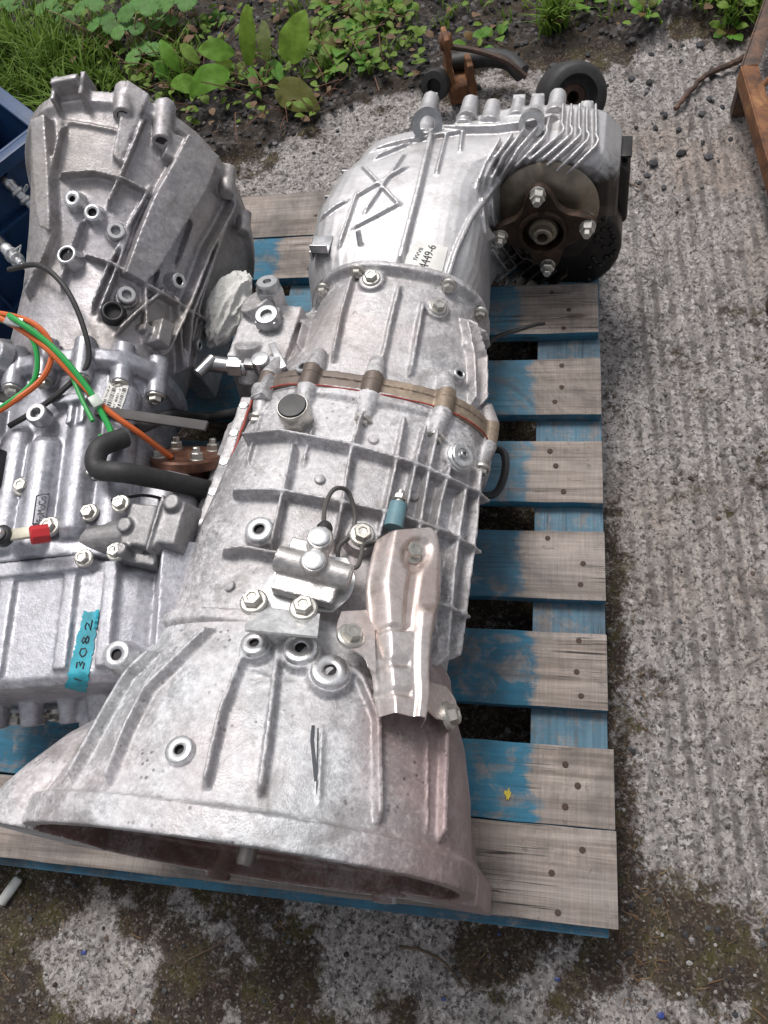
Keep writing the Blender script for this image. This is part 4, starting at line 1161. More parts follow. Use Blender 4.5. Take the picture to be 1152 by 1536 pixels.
tranB = b_loft([(-.108, -.02, -.03, .168, .148, .092, .13, 5), (-.10, -.02, -.03, .176, .158, .102, .14, 5), (.02, -.02, -.03, .178, .164, .102, .14, 5), (.045, -.02, -.03, .170, .150, .09, .14, 4)])

M_b = cast_metal('grey_cast_aluminium', (.38, .365, .385), (.55, .53, .55), .5, (.12, .105, .09), .5, .46, .66, 40.0, .35, (.30, .27, .24), .6, .3)
M_b2 = cast_metal('bright_cast_aluminium', (.47, .47, .51), (.64, .64, .67), .5, (.15, .13, .12), .35, .46, .6, 44.0, .5, None, 0, .3)
M_b3 = cast_metal('gear_case_aluminium', (.38, .38, .42), (.54, .54, .58), .4, (.12, .11, .11), .35, .42, .68, 48.0, .3, None, 0, .25)

def gearbox_b():
    G = empty('gearbox', (-.70, .55, .144), 'dark grey manual gearbox with coloured wires on top lying on the left of the pallet', 'gearbox', 'gearboxes on the pallet')
    S = Surf(bellB, caseB, tranB, mid=(150, 600))
    M4 = Matrix((B.u, B.v, B.w)).transposed()
    def ribs(mb, lst, w, h):
        for pix in lst:
            P, N = S.path(pix)
            if len(P) > 2: mb.rib(P, N, w, h)
    def up(x, y, o):
        h = S.hit(x, y); return h[0] + h[1] * o, h[1]
    # ---- bell
    m = b_bell()
    ribs(m, [[(217, 179), (183, 267), (160, 320)], [(300, 233), (271, 287)], [(312, 250), (287, 312)], [(267, 250), (229, 321)], [(226, 280), (195, 340), (163, 410), (140, 470)], [(352, 285), (300, 375), (266, 470), (232, 540)],
             [(340, 300), (320, 350), (296, 410)], [(215, 426), (215, 523)], [(246, 433), (205, 470), (170, 509)], [(257, 440), (264, 568)], [(70, 190), (72, 262), (70, 320)], [(100, 190), (86, 260), (82, 330)],
             [(196, 345), (180, 400), (150, 480)], [(232, 320), (212, 380), (205, 425)], [(262, 332), (240, 390), (232, 430)], [(285, 330), (262, 400)], [(318, 370), (290, 450), (275, 520)], [(130, 330), (112, 380), (95, 440)], [(90, 345), (70, 400), (45, 450)]], .0045, .015)
    ribs(m, [[(92, 268), (146, 264), (190, 276), (224, 296)], [(128, 386), (170, 402), (212, 430), (271, 466), (300, 480)]], .004, .018)
    ribs(m, [[(92, 182), (140, 190), (186, 200)], [(225, 300), (262, 330)]], .006, .004)
    for rows, off, th in (([((276, 206), (322, 240)), ((250, 255), (300, 296)), ((225, 300), (266, 350)), ((200, 362), (236, 402)), ((182, 412), (212, 428))], .004, .036),
                          ([((57, 188), (78, 178)), ((60, 250), (83, 250)), ((64, 310), (86, 320)), ((70, 345), (86, 352))], .004, .030),
                          ([((192, 128), (226, 150)), ((182, 180), (205, 196)), ((170, 240), (182, 252))], -.002, .030)):
        pm, _ = patch(S, rows, off, None, th, 6, 3); m.add(pm.v, pm.f)
    ribs(m, [[(350, 288), (300, 378), (264, 470), (230, 545)], [(330, 320), (300, 400), (272, 470), (262, 560)]], .0045, .022)
    # flange lugs
    for (x, y, r, L) in ((190, 122, .016, .05), (250, 160, .015, .07), (345, 262, .013, .05), (366, 330, .012, .04)):
        p, n = up(x, y, -.004); m.cyl(p - B.u * L * .75, p + B.u * L * .25, r * .85, r, 20)
    p, n = up(108, 122, 0); m.box(p + B.w * .01, (.012, .045, .03), M4, .85); m.box(p + B.v * .02, (.05, .008, .03), M4, .85); m.box(p - B.v * .02, (.05, .008, .03), M4, .85)
    p, n = up(255, 228, 0); m.box(p + n * .006, (.035, .022, .03), frame(n, B.u)); m.box(p + n * .006, (.012, .05, .012), frame(n, B.u))
    p, n = up(230, 505, 0); m.box(p + n * .008, (.035, .022, .04), frame(n, B.u)); m.box(p + n * .004, (.010, .05, .02), frame(n, B.u))
    # lower web on the right, down to the deck
    w0 = B(.545, .165, -.06); w1 = B(.37, .120, -.06)
    m.loft([[w0 + V((-.02, 0, -.06)), w0 + V((.004, 0, -.06)), w0 + V((.004, 0, .05)), w0 + V((-.02, 0, .05))], [w1 + V((-.02, 0, -.07)), w1 + V((.008, 0, -.07)), w1 + V((.008, 0, .02)), w1 + V((-.02, 0, .02))]])
    for (x, y, r, h) in ((117, 306, .013, .012), (144, 325, .013, .010), (177, 353, .015, .010), (111, 393, .015, .016), (190, 450, .014, .010), (171, 473, .015, .008), (257, 424, .012, .014), (285, 517, .010, .012)):
        p, n = up(x, y, 0); m.lathe(p - n * .014, n, [(r * 1.25, 0), (r * 1.02, .016), (r, .012 + h)], 20)
    bell = link('bell_housing', remesh(m, M_b, .0021, 2), G)
    for (x, y, r, h, hole) in ((117, 306, .0115, .012, .004), (144, 325, .0115, .010, .0055), (111, 393, .0135, .016, .009), (257, 424, .011, .014, .0055), (285, 517, .009, .012, .004)):
        p, n = up(x, y, 0); boss(bell, p + n * (h - .0010), n, r, .006, hole, M_mach)
    for (x, y, h) in ((177, 353, .010), (190, 450, .010)):
        p, n = up(x, y, 0); bolt(bell, p + n * (h - .003), n, .0095, 'cap')
    p, n = up(171, 473, 0); boss(bell, p + n * .0066, n, .0145, .008, .010, M_black)
    for (x, y) in ((190, 122), (250, 160)):
        p, n = up(x, y, -.004); q = MB().lathe(p - B.u * (.0375 if x < 200 else .0525), -B.u, [(.0085, -.004), (.0085, .0004), (.0005, .0004)], 20); q.build('bolt_hole', M_hole, bell)
    lab, P = decal(S, [(68, 268), (70, 208), (80, 206), (80, 266)], 'cast_plate', plain('cast_plate', (.38, .33, .29), .45, .6), bell, .002, 6, 4)
    # ---- gear case: long cast tubes and joint flange
    m = MB().add(caseB.v, caseB.f)
    for (v, w, r, a, b) in ((-.085, .062, .022, .05, .28), (-.045, .078, .024, .05, .22), (-.005, .082, .022, .04, .20), (.040, .075, .020, .06, .25), (.078, .058, .022, .06, .28), (-.112, .035, .02, .05, .25)):
        m.lathe(B(a, v, w), B.u, [(r * .7, 0), (r, .012), (r, b - a - .012), (r * .7, b - a)], 18)
    m.add(*(lambda q: (q.v, q.f))(b_loft([(.292, -.01, 0, .120, .124, .098, .12, 2.6), (.300, -.01, 0, .130, .132, .108, .12, 2.6), (.316, -.01, 0, .130, .132, .108, .12, 2.6), (.324, -.01, 0, .120, .122, .098, .12, 2.6)])))
    for a in (20, 45, 68, 90, 112, 135, 160):
        v, w = -.01 + .128 * math.cos(R(a)), .104 * math.sin(R(a))
        m.cyl(B(.275, v, w), B(.335, v, w), .014, .014, 16)
    m.box(B(.20, -.10, .085), (.11, .07, .06), M4, .8)
    m.box(B(.245, .03, .094), (.012, .05, .02), M4); m.box(B(.225, .03, .09), (.03, .008, .02), M4); m.box(B(.225, .045, .088), (.03, .008, .02), M4)
    case = link('gear_case', remesh(m, M_b3, .0021, 2), G)
    for a in (20, 45, 68, 90, 112, 135, 160):
        v, w = -.01 + .128 * math.cos(R(a)), .104 * math.sin(R(a)); bolt(case, B(.275, v, w), -B.u, .0075, 'hex')
    for (v, w, u) in ((-.065, .100, .10), (-.02, .108, .13), (.02, .104, .075), (.06, .090, .15), (-.09, .088, .16)): bolt(case, B(u, v, w - .012), B.w, .0078, 'hex')
    S2 = Surf(caseB, m, tranB, mid=(150, 600))
    lab, P = decal(S2, [(179, 626), (193, 579), (165, 568), (149, 612)], 'parts_label', M_white, case, .0015, 8, 8)
    write(P, 'P100 2012 A8', (.05, .78, .85, .92), 'lettering', lab, off=.002)
    bars(P, (.06, .50, .90, .68), 'barcode', lab, 26, .002)
    write(P, '1141 8001-3', (.05, .30, .8, .40), 'lettering', lab, off=.002)
    bars(P, (.06, .08, .90, .24), 'barcode', lab, 22, .002)
    lab, P = decal(S2, [(68, 784), (74, 740), (54, 744), (48, 788)], 'cast_plate', M_b2, case, .0012, 6, 6)
    write(P, 'FoMoCo', (.08, .22, .92, .74), 'lettering', lab, plain('plate_lettering', (.10, .10, .12), .5, .5), .0018)
    fr = MB()
    cs = [P(.02, .06, .002), P(.98, .06, .002), P(.98, .94, .002), P(.02, .94, .002)]
    for a, b in zip(cs, cs[1:] + cs[:1]): fr.tube([a, b], .0006, 6)
    fr.build('plate_border', plain('plate_border', (.10, .10, .12), .5, .5), lab)
    bolt(case, up(74, 636, .018)[0], B.w, .0105, 'cap')
    # ---- transfer box
    m = MB().add(tranB.v, tranB.f)
    Tz = .072
    for (v, w_) in ((-.075, .016), (-.035, .020), (.045, .018), (.095, .018)):
        m.box(B(-.032, v, Tz - .002), (.135, w_, .018), M4, .9)
    m.box(B(-.03, -.14, Tz), (.14, .09, .016), M4, .96)
    m.box(B(.030, -.06, Tz + .002), (.02, .26, .020), M4, .9)
    m.cyl(B(-.085, .118, Tz - .03), B(-.085, .118, Tz + .012), .019, .017, 22)
    m.box(B(-.02, .150, .02), (.14, .05, .11), Matrix.Rotation(.55, 3, B.u) @ M4)
    for (v, r) in ((-.10, .02), (-.05, .016), (.0, .014), (.05, .026)):
        m.cyl(B(-.10, v, -.02), B(-.135, v, -.03), r, r * .8, 18)
    m.box(B(-.125, .045, -.075), (.05, .07, .10), M4, .85)
    m.cyl(B(.06, .105, -.02), B(.17, .125, .0), .058, .040, 26)
    tb = link('transfer_box', remesh(m, M_b2, .0022, 2), G)
    boss(tb, B(-.085, .118, Tz + .0126), B.w, .0155, .005, .006, M_mach)
    for (v, w) in ((-.125, -.045), (-.09, -.05), (-.03, -.05), (.02, -.04), (-.06, -.06)): bolt(tb, B(-.118, v, w), -B.u, .0085, 'hex')
    S3 = Surf(m, caseB, bellB, mid=(150, 700))
    M_tape = plain('blue_tape', (.03, .33, .42), .6, 0, .25, 60, .3)
    quad = [(130, 1036), (150, 916), (126, 918), (98, 1030)]
    _, P = decal(S3, quad, 'blue_tape', M_tape, tb, .0012, 2, 2)
    bpy.data.objects.remove(_)
    rt = random.Random(8); nu = 30                            # hand-torn edges
    lo = [rt.uniform(-.05, .06) for _k in range(nu + 1)]; hi = [1 + rt.uniform(-.06, .05) for _k in range(nu + 1)]
    tv = [P(i / nu + (rt.uniform(-.02, .02) if i in (0, nu) else 0), lo[i] + (hi[i] - lo[i]) * k / 6) for i in range(nu + 1) for k in range(7)]
    tp = MB().add(tv, [(i * 7 + k, i * 7 + k + 1, i * 7 + k + 8, i * 7 + k + 7) for i in range(nu) for k in range(6)]).build('blue_tape', M_tape, tb)
    rnd = random.Random(4)                                   # marker pen numerals: 1 3 0 8 2
    strokes = [[(.12, .32), (.14, .68)], [(.26, .66), (.33, .68), (.34, .56), (.29, .50), (.35, .42), (.33, .32), (.26, .34)], [(.43, .36), (.41, .52), (.45, .66), (.51, .62), (.52, .42), (.48, .32), (.43, .36)],
               [(.62, .50), (.58, .60), (.61, .68), (.66, .64), (.65, .54), (.58, .42), (.60, .33), (.66, .33), (.68, .42), (.62, .50)], [(.76, .60), (.80, .68), (.85, .62), (.83, .50), (.75, .33), (.88, .34)]]
    ink = MB()
    for st in strokes:
        pts = [P(a, b, .0014) for a, b in st]; ink.tube(pts, .0009, 5)
    ink.build('handwriting', M_ink, tp)
    # selector block, red cap, lever and ball
    q = MB(); c, n = up(195, 815, .044)
    F = Matrix((B.v, B.u, B.w)).transposed()
    Fr = Matrix.Rotation(-.22, 3, B.w) @ F; F = Fr; q.box(c, (.055, .062, .045), F, .82); q.cyl(c + B.v * .036 + B.u * .022, c + B.v * .036 + B.u * .022 + B.w * .030, .012, .010, 16); q.cyl(c - B.v * .022 - B.u * .03, c - B.v * .022 - B.u * .03 + B.w * .03, .009, .008, 14); q.box(c + B.v * .016, (.004, .07, .052), F); q.box(c + B.v * .034 + B.w * .002, (.03, .066, .04), F, .8); q.cyl(c - B.v * .02 + B.w * .015, c - B.v * .02 + B.w * .030, .010, .009, 18); q.box(c - B.v * .012 - B.u * .035 - B.w * .006, (.05, .012, .03), F); q.cyl(c - B.v * .10 - B.w * .014, c - B.v * .02 - B.w * .012, .024, .026, 20); q.box(c - B.v * .06 - B.w * .025, (.06, .075, .02), F)
    M_blk = cast_metal('selector_casting', (.25, .245, .25), (.36, .35, .36), .3, (.08, .07, .065), .25, .45, .65, 52.0, .3, None, 0, .1)
    sb = link('selector_housing', remesh(q, M_blk, .0018, 2), G)
    for dx, dy in ((-.03, .03), (-.03, -.03), (-.075, .028), (-.075, -.03)): bolt(sb, c + B.v * dx + B.u * dy + B.w * (.022 if dx > -.05 else .012), B.w, .007, 'hex')
    boss(sb, c - B.v * .02 + B.w * .022, B.w, .008, .004, .005, M_blk)
    p = up(88, 815, .040)[0]
    MB().lathe(p - B.u * .004, B.w * .4 - B.u * .2 - B.v * .6, [(.011, -.008), (.011, .010), (.009, .012)], 8).build('red_cap', plain('red_plastic', (.45, .02, .025), .4), sb)
    q = MB(); e = up(36, 822, .040)[0]; q.box(p.lerp(e, .5), ((e - p).length * .95, .014, .006), frame(B.w, e - p)); le = q.build('lever', plain('zinc_lever', (.52, .49, .40), .4, .6), sb, bevel=.002)
    MB().lathe(e, B.w, [(.0125, -.004), (.0125, .004), (.010, .006)], 20).build('rubber_seat', M_black, le)
    MB().lathe(e, B.w, [(.0001, .002), (.006, .004), (.0075, .009), (.006, .014), (.0001, .016)], 16).build('ball_stud', M_mach, le)
    # rusty output flange between the gearboxes
    fc = atz(280, 684, .350); ax = V((.05, .72, .62)).normalized()
    Mr = NT('rusty_flange'); rn = Mr.noise(30, 6, .7, .6)
    M_rust = Mr.out(Mr.ramp(rn, [(.3, (.06, .03, .022)), (.5, (.15, .07, .045)), (.7, (.27, .13, .085))]), .5, .4, Mr.bump(rn, .3, .002))
    of = MB().lathe(fc, ax, [(.030, -.05), (.030, -.016), (.049, -.012), (.050, -.009), (.050, .0), (.048, .003), (.022, .003), (.020, -.002), (.0005, -.002)], 32).build('output_flange', M_rust, G, angle=30)
    for k in range(4):
        a = R(45 + 90 * k); f = frame(ax); p = fc + f @ V((0.038 * math.cos(a), .038 * math.sin(a), .003)); bolt(of, p, ax, .0072, 'nut')
    # black hose, cables and wires
    def route(pts, r, name, mat, n=8):
        w = spline([up(x, y, o)[0] for x, y, o in pts], 8)
        return MB().tube(w, r, n).build(name, mat, G)
    hose = route([(178, 672, .03), (152, 692, .035), (150, 722, .035), (180, 738, .055), (235, 744, .07)], .0125, 'coolant_hose', M_rubber, 16)
    e0 = up(235, 744, .07)[0]
    MB().tube(spline([e0, atz(268, 746, e0.z), atz(300, 738, e0.z - .01), atz(332, 728, e0.z - .03)], 8), .0135, 16).build('hose_sleeve', M_rubber, hose)
    M_or = plain('orange_wire', (.62, .13, .03), .4, 0, 0, 20, .12); M_gr = plain('green_wire', (.02, .34, .07), .4, 0, 0, 20, .12)
    route([(-25, 478, .05), (30, 492, .05), (78, 510, .05), (100, 545, .04), (86, 588, .035), (40, 632, .04), (2, 668, .05), (-20, 690, .05)], .0038, 'orange_wire', M_or)
    route([(-25, 482, .055), (40, 504, .055), (90, 540, .05), (125, 585, .035), (160, 630, .03), (195, 665, .03), (226, 692, .03)], .0038, 'orange_wire', M_or)
    route([(-25, 490, .05), (30, 500, .05), (70, 522, .05), (84, 552, .045), (74, 592, .035), (36, 634, .042), (-4, 668, .05)], .0034, 'green_wire', M_gr)
    route([(10, 492, .058), (60, 506, .058), (105, 550, .05), (140, 600, .035), (156, 640, .03), (163, 668, .03), (150, 672, .028)], .0038, 'green_wire', M_gr)
    route([(118, 570, .03), (130, 612, .028), (145, 648, .028)], .003, 'green_wire', M_gr)
    tw = up(64, 515, .056); MB().box(tw[0], (.026, .012, .009), frame(tw[1], V((1, -.3, 0)))).build('wire_clip', M_steel_b, G, bevel=.001)
    tw = up(150, 622, .034); MB().box(tw[0], (.016, .013, .008), frame(tw[1], V((1, -1, 0)))).build('wire_clip', plain('clear_tape', (.45, .5, .45), .3), G, bevel=.001)
    route([(36, 408, .02), (80, 415, .03), (118, 452, .035), (138, 510, .03), (138, 556, .02), (110, 592, .02), (70, 625, .02), (30, 650, .02)], .0036, 'black_cable', M_rubber)
    p0 = up(195, 655, .02)[0]
    MB().tube(spline([p0, up(225, 632, .02)[0], atz(262, 622, .33), atz(310, 626, .27), atz(362, 618, .29)], 8), .0075, 12).build('black_cable', M_rubber, G)
    a, b = up(-20, 585, .10)[0], up(228, 690, .095)[0]
    q = MB(); d = (b - a); f = frame(B.w, d); q.box((a + b) / 2, (d.length, .013, .004), f); q.build('flat_bar', plain('dull_steel_bar', (.05, .045, .045), .6, .1), G, bevel=.0008)
    route([(226, 692, .03), (238, 697, .03), (250, 700, .03)], .002, 'black_cable', M_rubber)
    # shifter linkage at the frame's left edge
    q = MB(); c, n = up(12, 555, .03); q.box(c, (.05, .07, .035), frame(n, B.u), .8); q.cyl(c - B.u * .03 + n * .012, c + B.u * .04 + n * .016, .012, .01, 16); q.cyl(c + B.v * .03, c + B.v * .034 + n * .02, .02, .017, 18)
    link('shift_turret', remesh(q, M_b2, .0018, 2), G)
    q = MB(); c, n = up(4, 715, .03); q.box(c, (.05, .035, .03), frame(n, B.u), .9); q.build('connector', M_black, G, bevel=.002)
    # black breather line, yellowish plug on the selector
    route([(165, 762, .02), (200, 755, .028), (240, 762, .028), (256, 772, .028)], .002, 'breather_wire', M_black)
    p, n = up(266, 780, .028); MB().lathe(p, B.v - B.u * .5, [(.006, -.012), (.0065, .0), (.005, .012)], 8).build('cable_plug', plain('ivory_plastic', (.55, .52, .36), .4), G)
    p = up(285, 866, .012)[0]; MB().lathe(p, B.v * .9 + B.w * .2, [(.012, -.02), (.012, .02)], 8).build('drain_plug', M_steel_b, G, angle=30)
    q = MB().tube([up(236, 878, .012)[0], p], .003, 8); q.build('breather_pipe', M_black, G)
    return G, S
GB, SB = gearbox_b()

# ------------------------------------------------------------------ things round the pallet
def rust_material(name, a=(.05, .025, .018), b=(.20, .085, .035), c=(.38, .20, .085), rough=.75, scale=18):
    t = NT(name)
    n = t.noise(scale, 7, .72, .7)
    col = t.ramp(n, [(.32, a), (.52, b), (.70, c)])
    col = t.mix(t.ramp(t.noise(scale * 6, 4, .7), [(.52, 0), (.7, .6)]), col, a)
    return t.out(col, rough, .15, t.bump(t.noise(scale * 9, 4, .7), .5, .0012))
M_rusty = rust_material('rusty_steel')
M_rusty_dark = rust_material('dark_rusty_steel', (.03, .02, .017), (.085, .05, .036), (.20, .10, .06), .65)
M_bluepl = plain('blue_crate_plastic', (.012, .045, .125), .42, 0, .15, 30, .25)

def make_crate():
    """open plastic crate with a lip, ledges and upright ribs"""
    C = V((-1.005, 1.195, 0)); d1 = V((-.77, .64, 0)).normalized(); d2 = V((-.64, -.77, 0)).normalized()
    L1, L2, H = .40, .50, .355
    root = empty('plastic_crate', C + d1 * L1 / 2 + d2 * L2 / 2, 'dark blue ribbed plastic crate on the ground beyond the grey gearbox', 'crate')
    root.location.z = ground_z(root.location.x, root.location.y) + .004
    z0 = root.location.z
    Mx = Matrix((d1, d2, V((0, 0, 1)))).transposed()
    def wall(name, a, d, L, n):
        q = MB(); f = Matrix((d, n, V((0, 0, 1)))).transposed()
        mid = a + d * L / 2
        q.box(mid + V((0, 0, z0 + H / 2)), (L - .002, .006, H), f)
        q.box(mid + n * .010 + V((0, 0, z0 + H - .012)), (L + .03, .028, .022), f)
        q.box(mid + n * .008 + V((0, 0, z0 + H - .11)), (L - .01, .022, .008), f)
        q.box(mid + n * .008 + V((0, 0, z0 + .10)), (L - .01, .022, .008), f)
        k = int(L / .075)
        for i in range(k + 1):
            q.box(a + d * (.012 + (L - .024) * i / k) + n * .008 + V((0, 0, z0 + H / 2 - .01)), (.006, .020, H - .04), f)
        return q.build(name, M_bluepl, root, bevel=.0015)
    wall('wall', C, d2, L2, (d1 * -1))
    wall('wall', C + d1 * L1, d2, L2, d1)
    wall('wall', C, d1, L1, (d2 * -1))
    wall('wall', C + d2 * L2, d1, L1, d2)
    q = MB().box(C + d1 * L1 / 2 + d2 * L2 / 2 + V((0, 0, z0 + .006)), (L1 - .01, L2 - .01, .008), Mx); q.build('floor', M_bluepl, root)
make_crate()

def make_cable_end(p0, p1, label):
    """bowden cable end: sheath, crimped ferrule with collars, rod"""
    p0, p1 = V(p0), V(p1); d = (p1 - p0).normalized(); L = (p1 - p0).length
    root = empty('gear_cable', p0, label, 'cable', 'loose gear cables')
    MB().tube(spline([p0 - d * .22 + V((0, 0, -.07)), p0 - d * .10 + V((0, 0, -.012)), p0 - d * .03, p0 + d * .002], 8), .0085, 12).build('sheath', M_rubber, root)
    MB().lathe(p0, d, [(.009, 0), (.0105, .003), (.0105, .014), (.009, .016), (.009, .024), (.013, .026), (.013, .031), (.009, .033), (.009, .042), (.012, .044), (.012, .049), (.007, .052), (.0065, .066), (.0035, .068), (.0035, L), (.001, L)], 18).build('ferrule', M_mach, root)
    MB().tube(spline([p0 + d * .028 + V((.012, 0, 0)), p0 + d * .034 + V((.018, .01, .012)), p0 + d * .046 + V((.012, .012, .016)), p0 + d * .052 + V((-.004, .006, .014))], 5), .0016, 6).build('spring_clip', M_mach, root)
make_cable_end(atz(8, 268, .30), atz(66, 330, .235), 'black gear cable with silver ferrule and spring clip by the blue crate')
make_cable_end(atz(8, 372, .33), atz(48, 412, .34), 'black gear cable with ribbed ferrule ending on the grey bell housing')

def make_rag():
    from mathutils import noise
    bm = bmesh.new(); bmesh.ops.create_icosphere(bm, subdivisions=5, radius=1)
    for v in bm.verts:
        p = v.co.copy(); q = V((p.x * 1.0, p.y * 1.0, p.z * .45))
        r = 1 + .30 * noise.noise(q * 1.4 + V((3, 1, 2)))
        rg = 1 - abs(noise.noise(q * 2.4 + V((9, 4, 7)))) * 2.2
        rg2 = 1 - abs(noise.noise(V((p.x, p.y, p.z * .8)) * 3.6 + V((1, 8, 3)))) * 2.2
        r += .26 * rg + .11 * rg2
        v.co = p * r
    me = bpy.data.meshes.new('rag'); bm.to_mesh(me); bm.free()
    t = NT('white_wrapping')
    n = t.noise(5, 5, .6)
    M = t.out(t.mix(t.ramp(n, [(.55, 0), (.7, .5)]), (.78, .77, .74), (.45, .42, .30)), .42, 0, t.bump(t.noise(14, 4, .6, .5), .35, .02))
    p = atz(343, 466, .335)
    ax = (atz(366, 432, .36) - atz(322, 505, .33)).normalized()
    o = link('plastic_wrapping', finish(me, M, angle=42), None, Matrix.Translation(p) @ frame(ax).to_4x4() @ Matrix.Diagonal((.024, .022, .044, 1)))
    put(o, 'crumpled white plastic wrapped over an outlet between the two gearboxes', 'wrapping')
make_rag()

def make_frame():
    c = atz(1113, 97, .10); a = atz(1200, 400, .10); b = atz(1172, -70, .10)
    root = empty('stillage', (c.x + .2, c.y + .05, 0), 'rusty orange angle iron frame standing on the concrete at right', 'stillage')
    def angle(p, q, name, mat):
        d = (q - p).normalized(); s = V((0, 0, 1)).cross(d).normalized()
        if s.dot(V((1, 0, 0))) < 0: s = -s
        f = Matrix((d, s, V((0, 0, 1)))).transposed(); L = (q - p).length; mid = (p + q) / 2
        m = MB(); m.box(mid - V((0, 0, .020)), (L, .005, .036), f); m.box(mid + s * .014 + V((0, 0, -.0045)), (L, .030, .005), f)
        return m.build(name, mat, root, bevel=.001)
    e1 = a; e2 = b
    angle(c, a, 'side_rail', M_rusty); angle(c + V((.001, .001, 0)), b, 'end_rail', M_rusty_dark)
    far = a + (b - c)
    angle(b, far, 'side_rail', M_rusty); angle(a, far, 'end_rail', M_rusty_dark)
    m = MB()
    p = c.lerp(a, .12); m.tube([p + V((.02, 0, -.01)), p + V((.05, .03, .0)), p + V((.06, .10, .05)), p + V((.05, .16, .12))], .006, 8); m.build('tie_rod', M_rusty, root)
    for q in (c, a, b, far):
        MB().box((q.x + (.016 if q is c else -.012), q.y, .035), (.026, .026, .088)).build('foot', M_rusty_dark, root, bevel=.002)
make_frame()

def make_stick(name, pix, r, label, cat, mat, z=.0, group=None):
    pts = spline([V((*atz(x, y, z)[:2], 0)) for x, y in pix], 8)
    pts = [V((p.x + random.uniform(-1, 1) * r * .25, p.y + random.uniform(-1, 1) * r * .25, max(ground_z(p.x, p.y), -.008) + r * 1.1)) for p in pts]
    rr = [r * (1 - .35 * i / len(pts)) for i in range(len(pts))]
    return put(MB().tube(pts, rr, 8).build(name, mat), label, cat, group)
M_twig = plain('dead_twig', (.11, .075, .05), .85, 0, .4, 60, .35)
make_stick('steel_rod', [(1116, 86), (1092, 98), (1060, 112), (1034, 138), (1013, 163)], .0068, 'bent rusty brown steel rod lying on concrete beside the orange frame', 'rod', M_rusty_dark)
make_stick('twig', [(598, 1420), (630, 1426), (660, 1440), (680, 1462), (694, 1480)], .0022, 'curved thin twig on the mossy dirt in front of the pallet', 'twig', M_twig, group='twigs on the ground')
make_stick('twig', [(740, 1378), (790, 1376), (850, 1384)], .0016, 'short straight twig lying against the front edge of the pallet', 'twig', M_twig, group='twigs on the ground')
make_stick('twig', [(922, 266), (940, 270), (958, 278)], .0022, 'short pale twig on concrete right of the finned transfer case', 'twig', M_twig, group='twigs on the ground')
make_stick('twig', [(280, 1440), (320, 1420), (345, 1400)], .0015, 'thin straight twig on the pale concrete left of the curved twig', 'twig', M_twig, group='twigs on the ground')

rp = spline([V((*atz(x, y, .148)[:2], .1480)) for x, y in ((728, 516), (752, 502), (776, 494), (802, 486), (818, 484))], 6)
m = MB()
for k in range(len(rp) - 1): pass
m.tube(rp, [.0052 - .0035 * k / len(rp) for k in range(len(rp))], 8)
m.v = [(x, y, .1456 + (z - .1456) * .6) for x, y, z in m.v]
put(m.build('rubber_strip', M_rubber), 'dark curled rubber strip lying on a blue board right of the gearbox', 'rubber strip')

def make_wheel():
    g = atz(862, 150, 0)
    c = V((g.x - .012, g.y - .085, .075)); ax = V((.22, -.72, .55)).normalized()
    root = empty('rubber_mount', (c.x, c.y, 0), 'thick black rubber bush lying behind the finned transfer case', 'rubber bush')
    MB().lathe(c, ax, [(.042, .046), (.056, .044), (.063, .036), (.065, .02), (.065, -.038), (.061, -.050), (.03, -.052), (.026, -.03), (.026, .02), (.036, .024), (.042, .036)][:-1], 44, cap=False, loop=True).build('rubber_ring', M_rubber, root, angle=60)
    MB().lathe(c, ax, [(.0258, -.035), (.0258, .016), (.022, .018), (.012, .018), (.011, -.03), (.0005, -.03)], 28).build('steel_sleeve', M_rusty_dark, root)
make_wheel()
def make_bracket():
    g = atz(690, 120, 0); g = V((g.x, g.y - .04, 0))
    root = empty('rusty_bracket', (g.x, g.y, 0), 'rusty forged bracket with a black tube behind the gearbox', 'bracket')
    M3 = Matrix.Rotation(.25, 3, 'Z')
    m = MB(); m.box(g + V((-.018, 0, .070)), (.014, .06, .14), M3, .8); m.box(g + V((.028, -.012, .042)), (.016, .05, .085), M3, .85); m.box(g + V((.006, 0, .020)), (.06, .07, .04), M3); m.cyl(g + V((-.03, 0, .12)), g + V((-.005, 0, .122)), .016, .016, 16)
    link('forging', remesh(m, M_rusty, .002, 2), root)
    MB().tube(spline([g + V((-.01, .03, .05)), g + V((.06, .03, .055)), g + V((.11, .02, .05)), g + V((.14, -.01, .04))], 6), .019, 18).build('tube', M_rubber, root)
    MB().tube(spline([g + V((-.01, .0, .11)), g + V((.05, -.01, .10)), g + V((.11, -.03, .085)), g + V((.15, -.05, .06))], 6), [.006] * 19, 8).build('strap', M_rusty_dark, root)
    MB().lathe(g + V((-.045, -.035, .05)), (-.2, -.8, .4), [(.03, -.02), (.032, .0), (.03, .012), (.016, .014), (.014, 0), (.0005, 0)], 24).build('bush', M_rubber, root)
make_bracket()
M_chip = plain('blue_plastic_chip', (.03, .05, .20), .4)
for (x, y, r, lb) in ((836, 1470, .0045, 'blue plastic chip in the dirt below the right half of the pallet'), (992, 1524, .006, 'largest blue plastic chip at the bottom right of the picture'), (664, 1500, .004, 'blue plastic chip just below the curved twig'), (748, 1402, .003, 'tiny blue plastic chip close under the pallet front edge'), (120, 1430, .005, 'blue plastic chip at the bottom left near the pale tube')):
    p = atz(x, y, 0); sv, sf = STONES[random.randrange(9)]
    m = MB().add([(q[0] * r, q[1] * r * .8, q[2] * r * .5) for q in sv], sf)
    put(m.build('plastic_chip', M_chip, mw=Matrix.Translation((p.x, p.y, ground_z(p.x, p.y) + r * .3))), lb, 'plastic chip', 'blue plastic chips')
p = atz(14, 1336, 0)
m = MB(); m.lathe((0, 0, 0), (1, .0, 0), [(.004, -.022), (.0075, -.02), (.008, 0), (.0075, .018), (.005, .022)], 12)
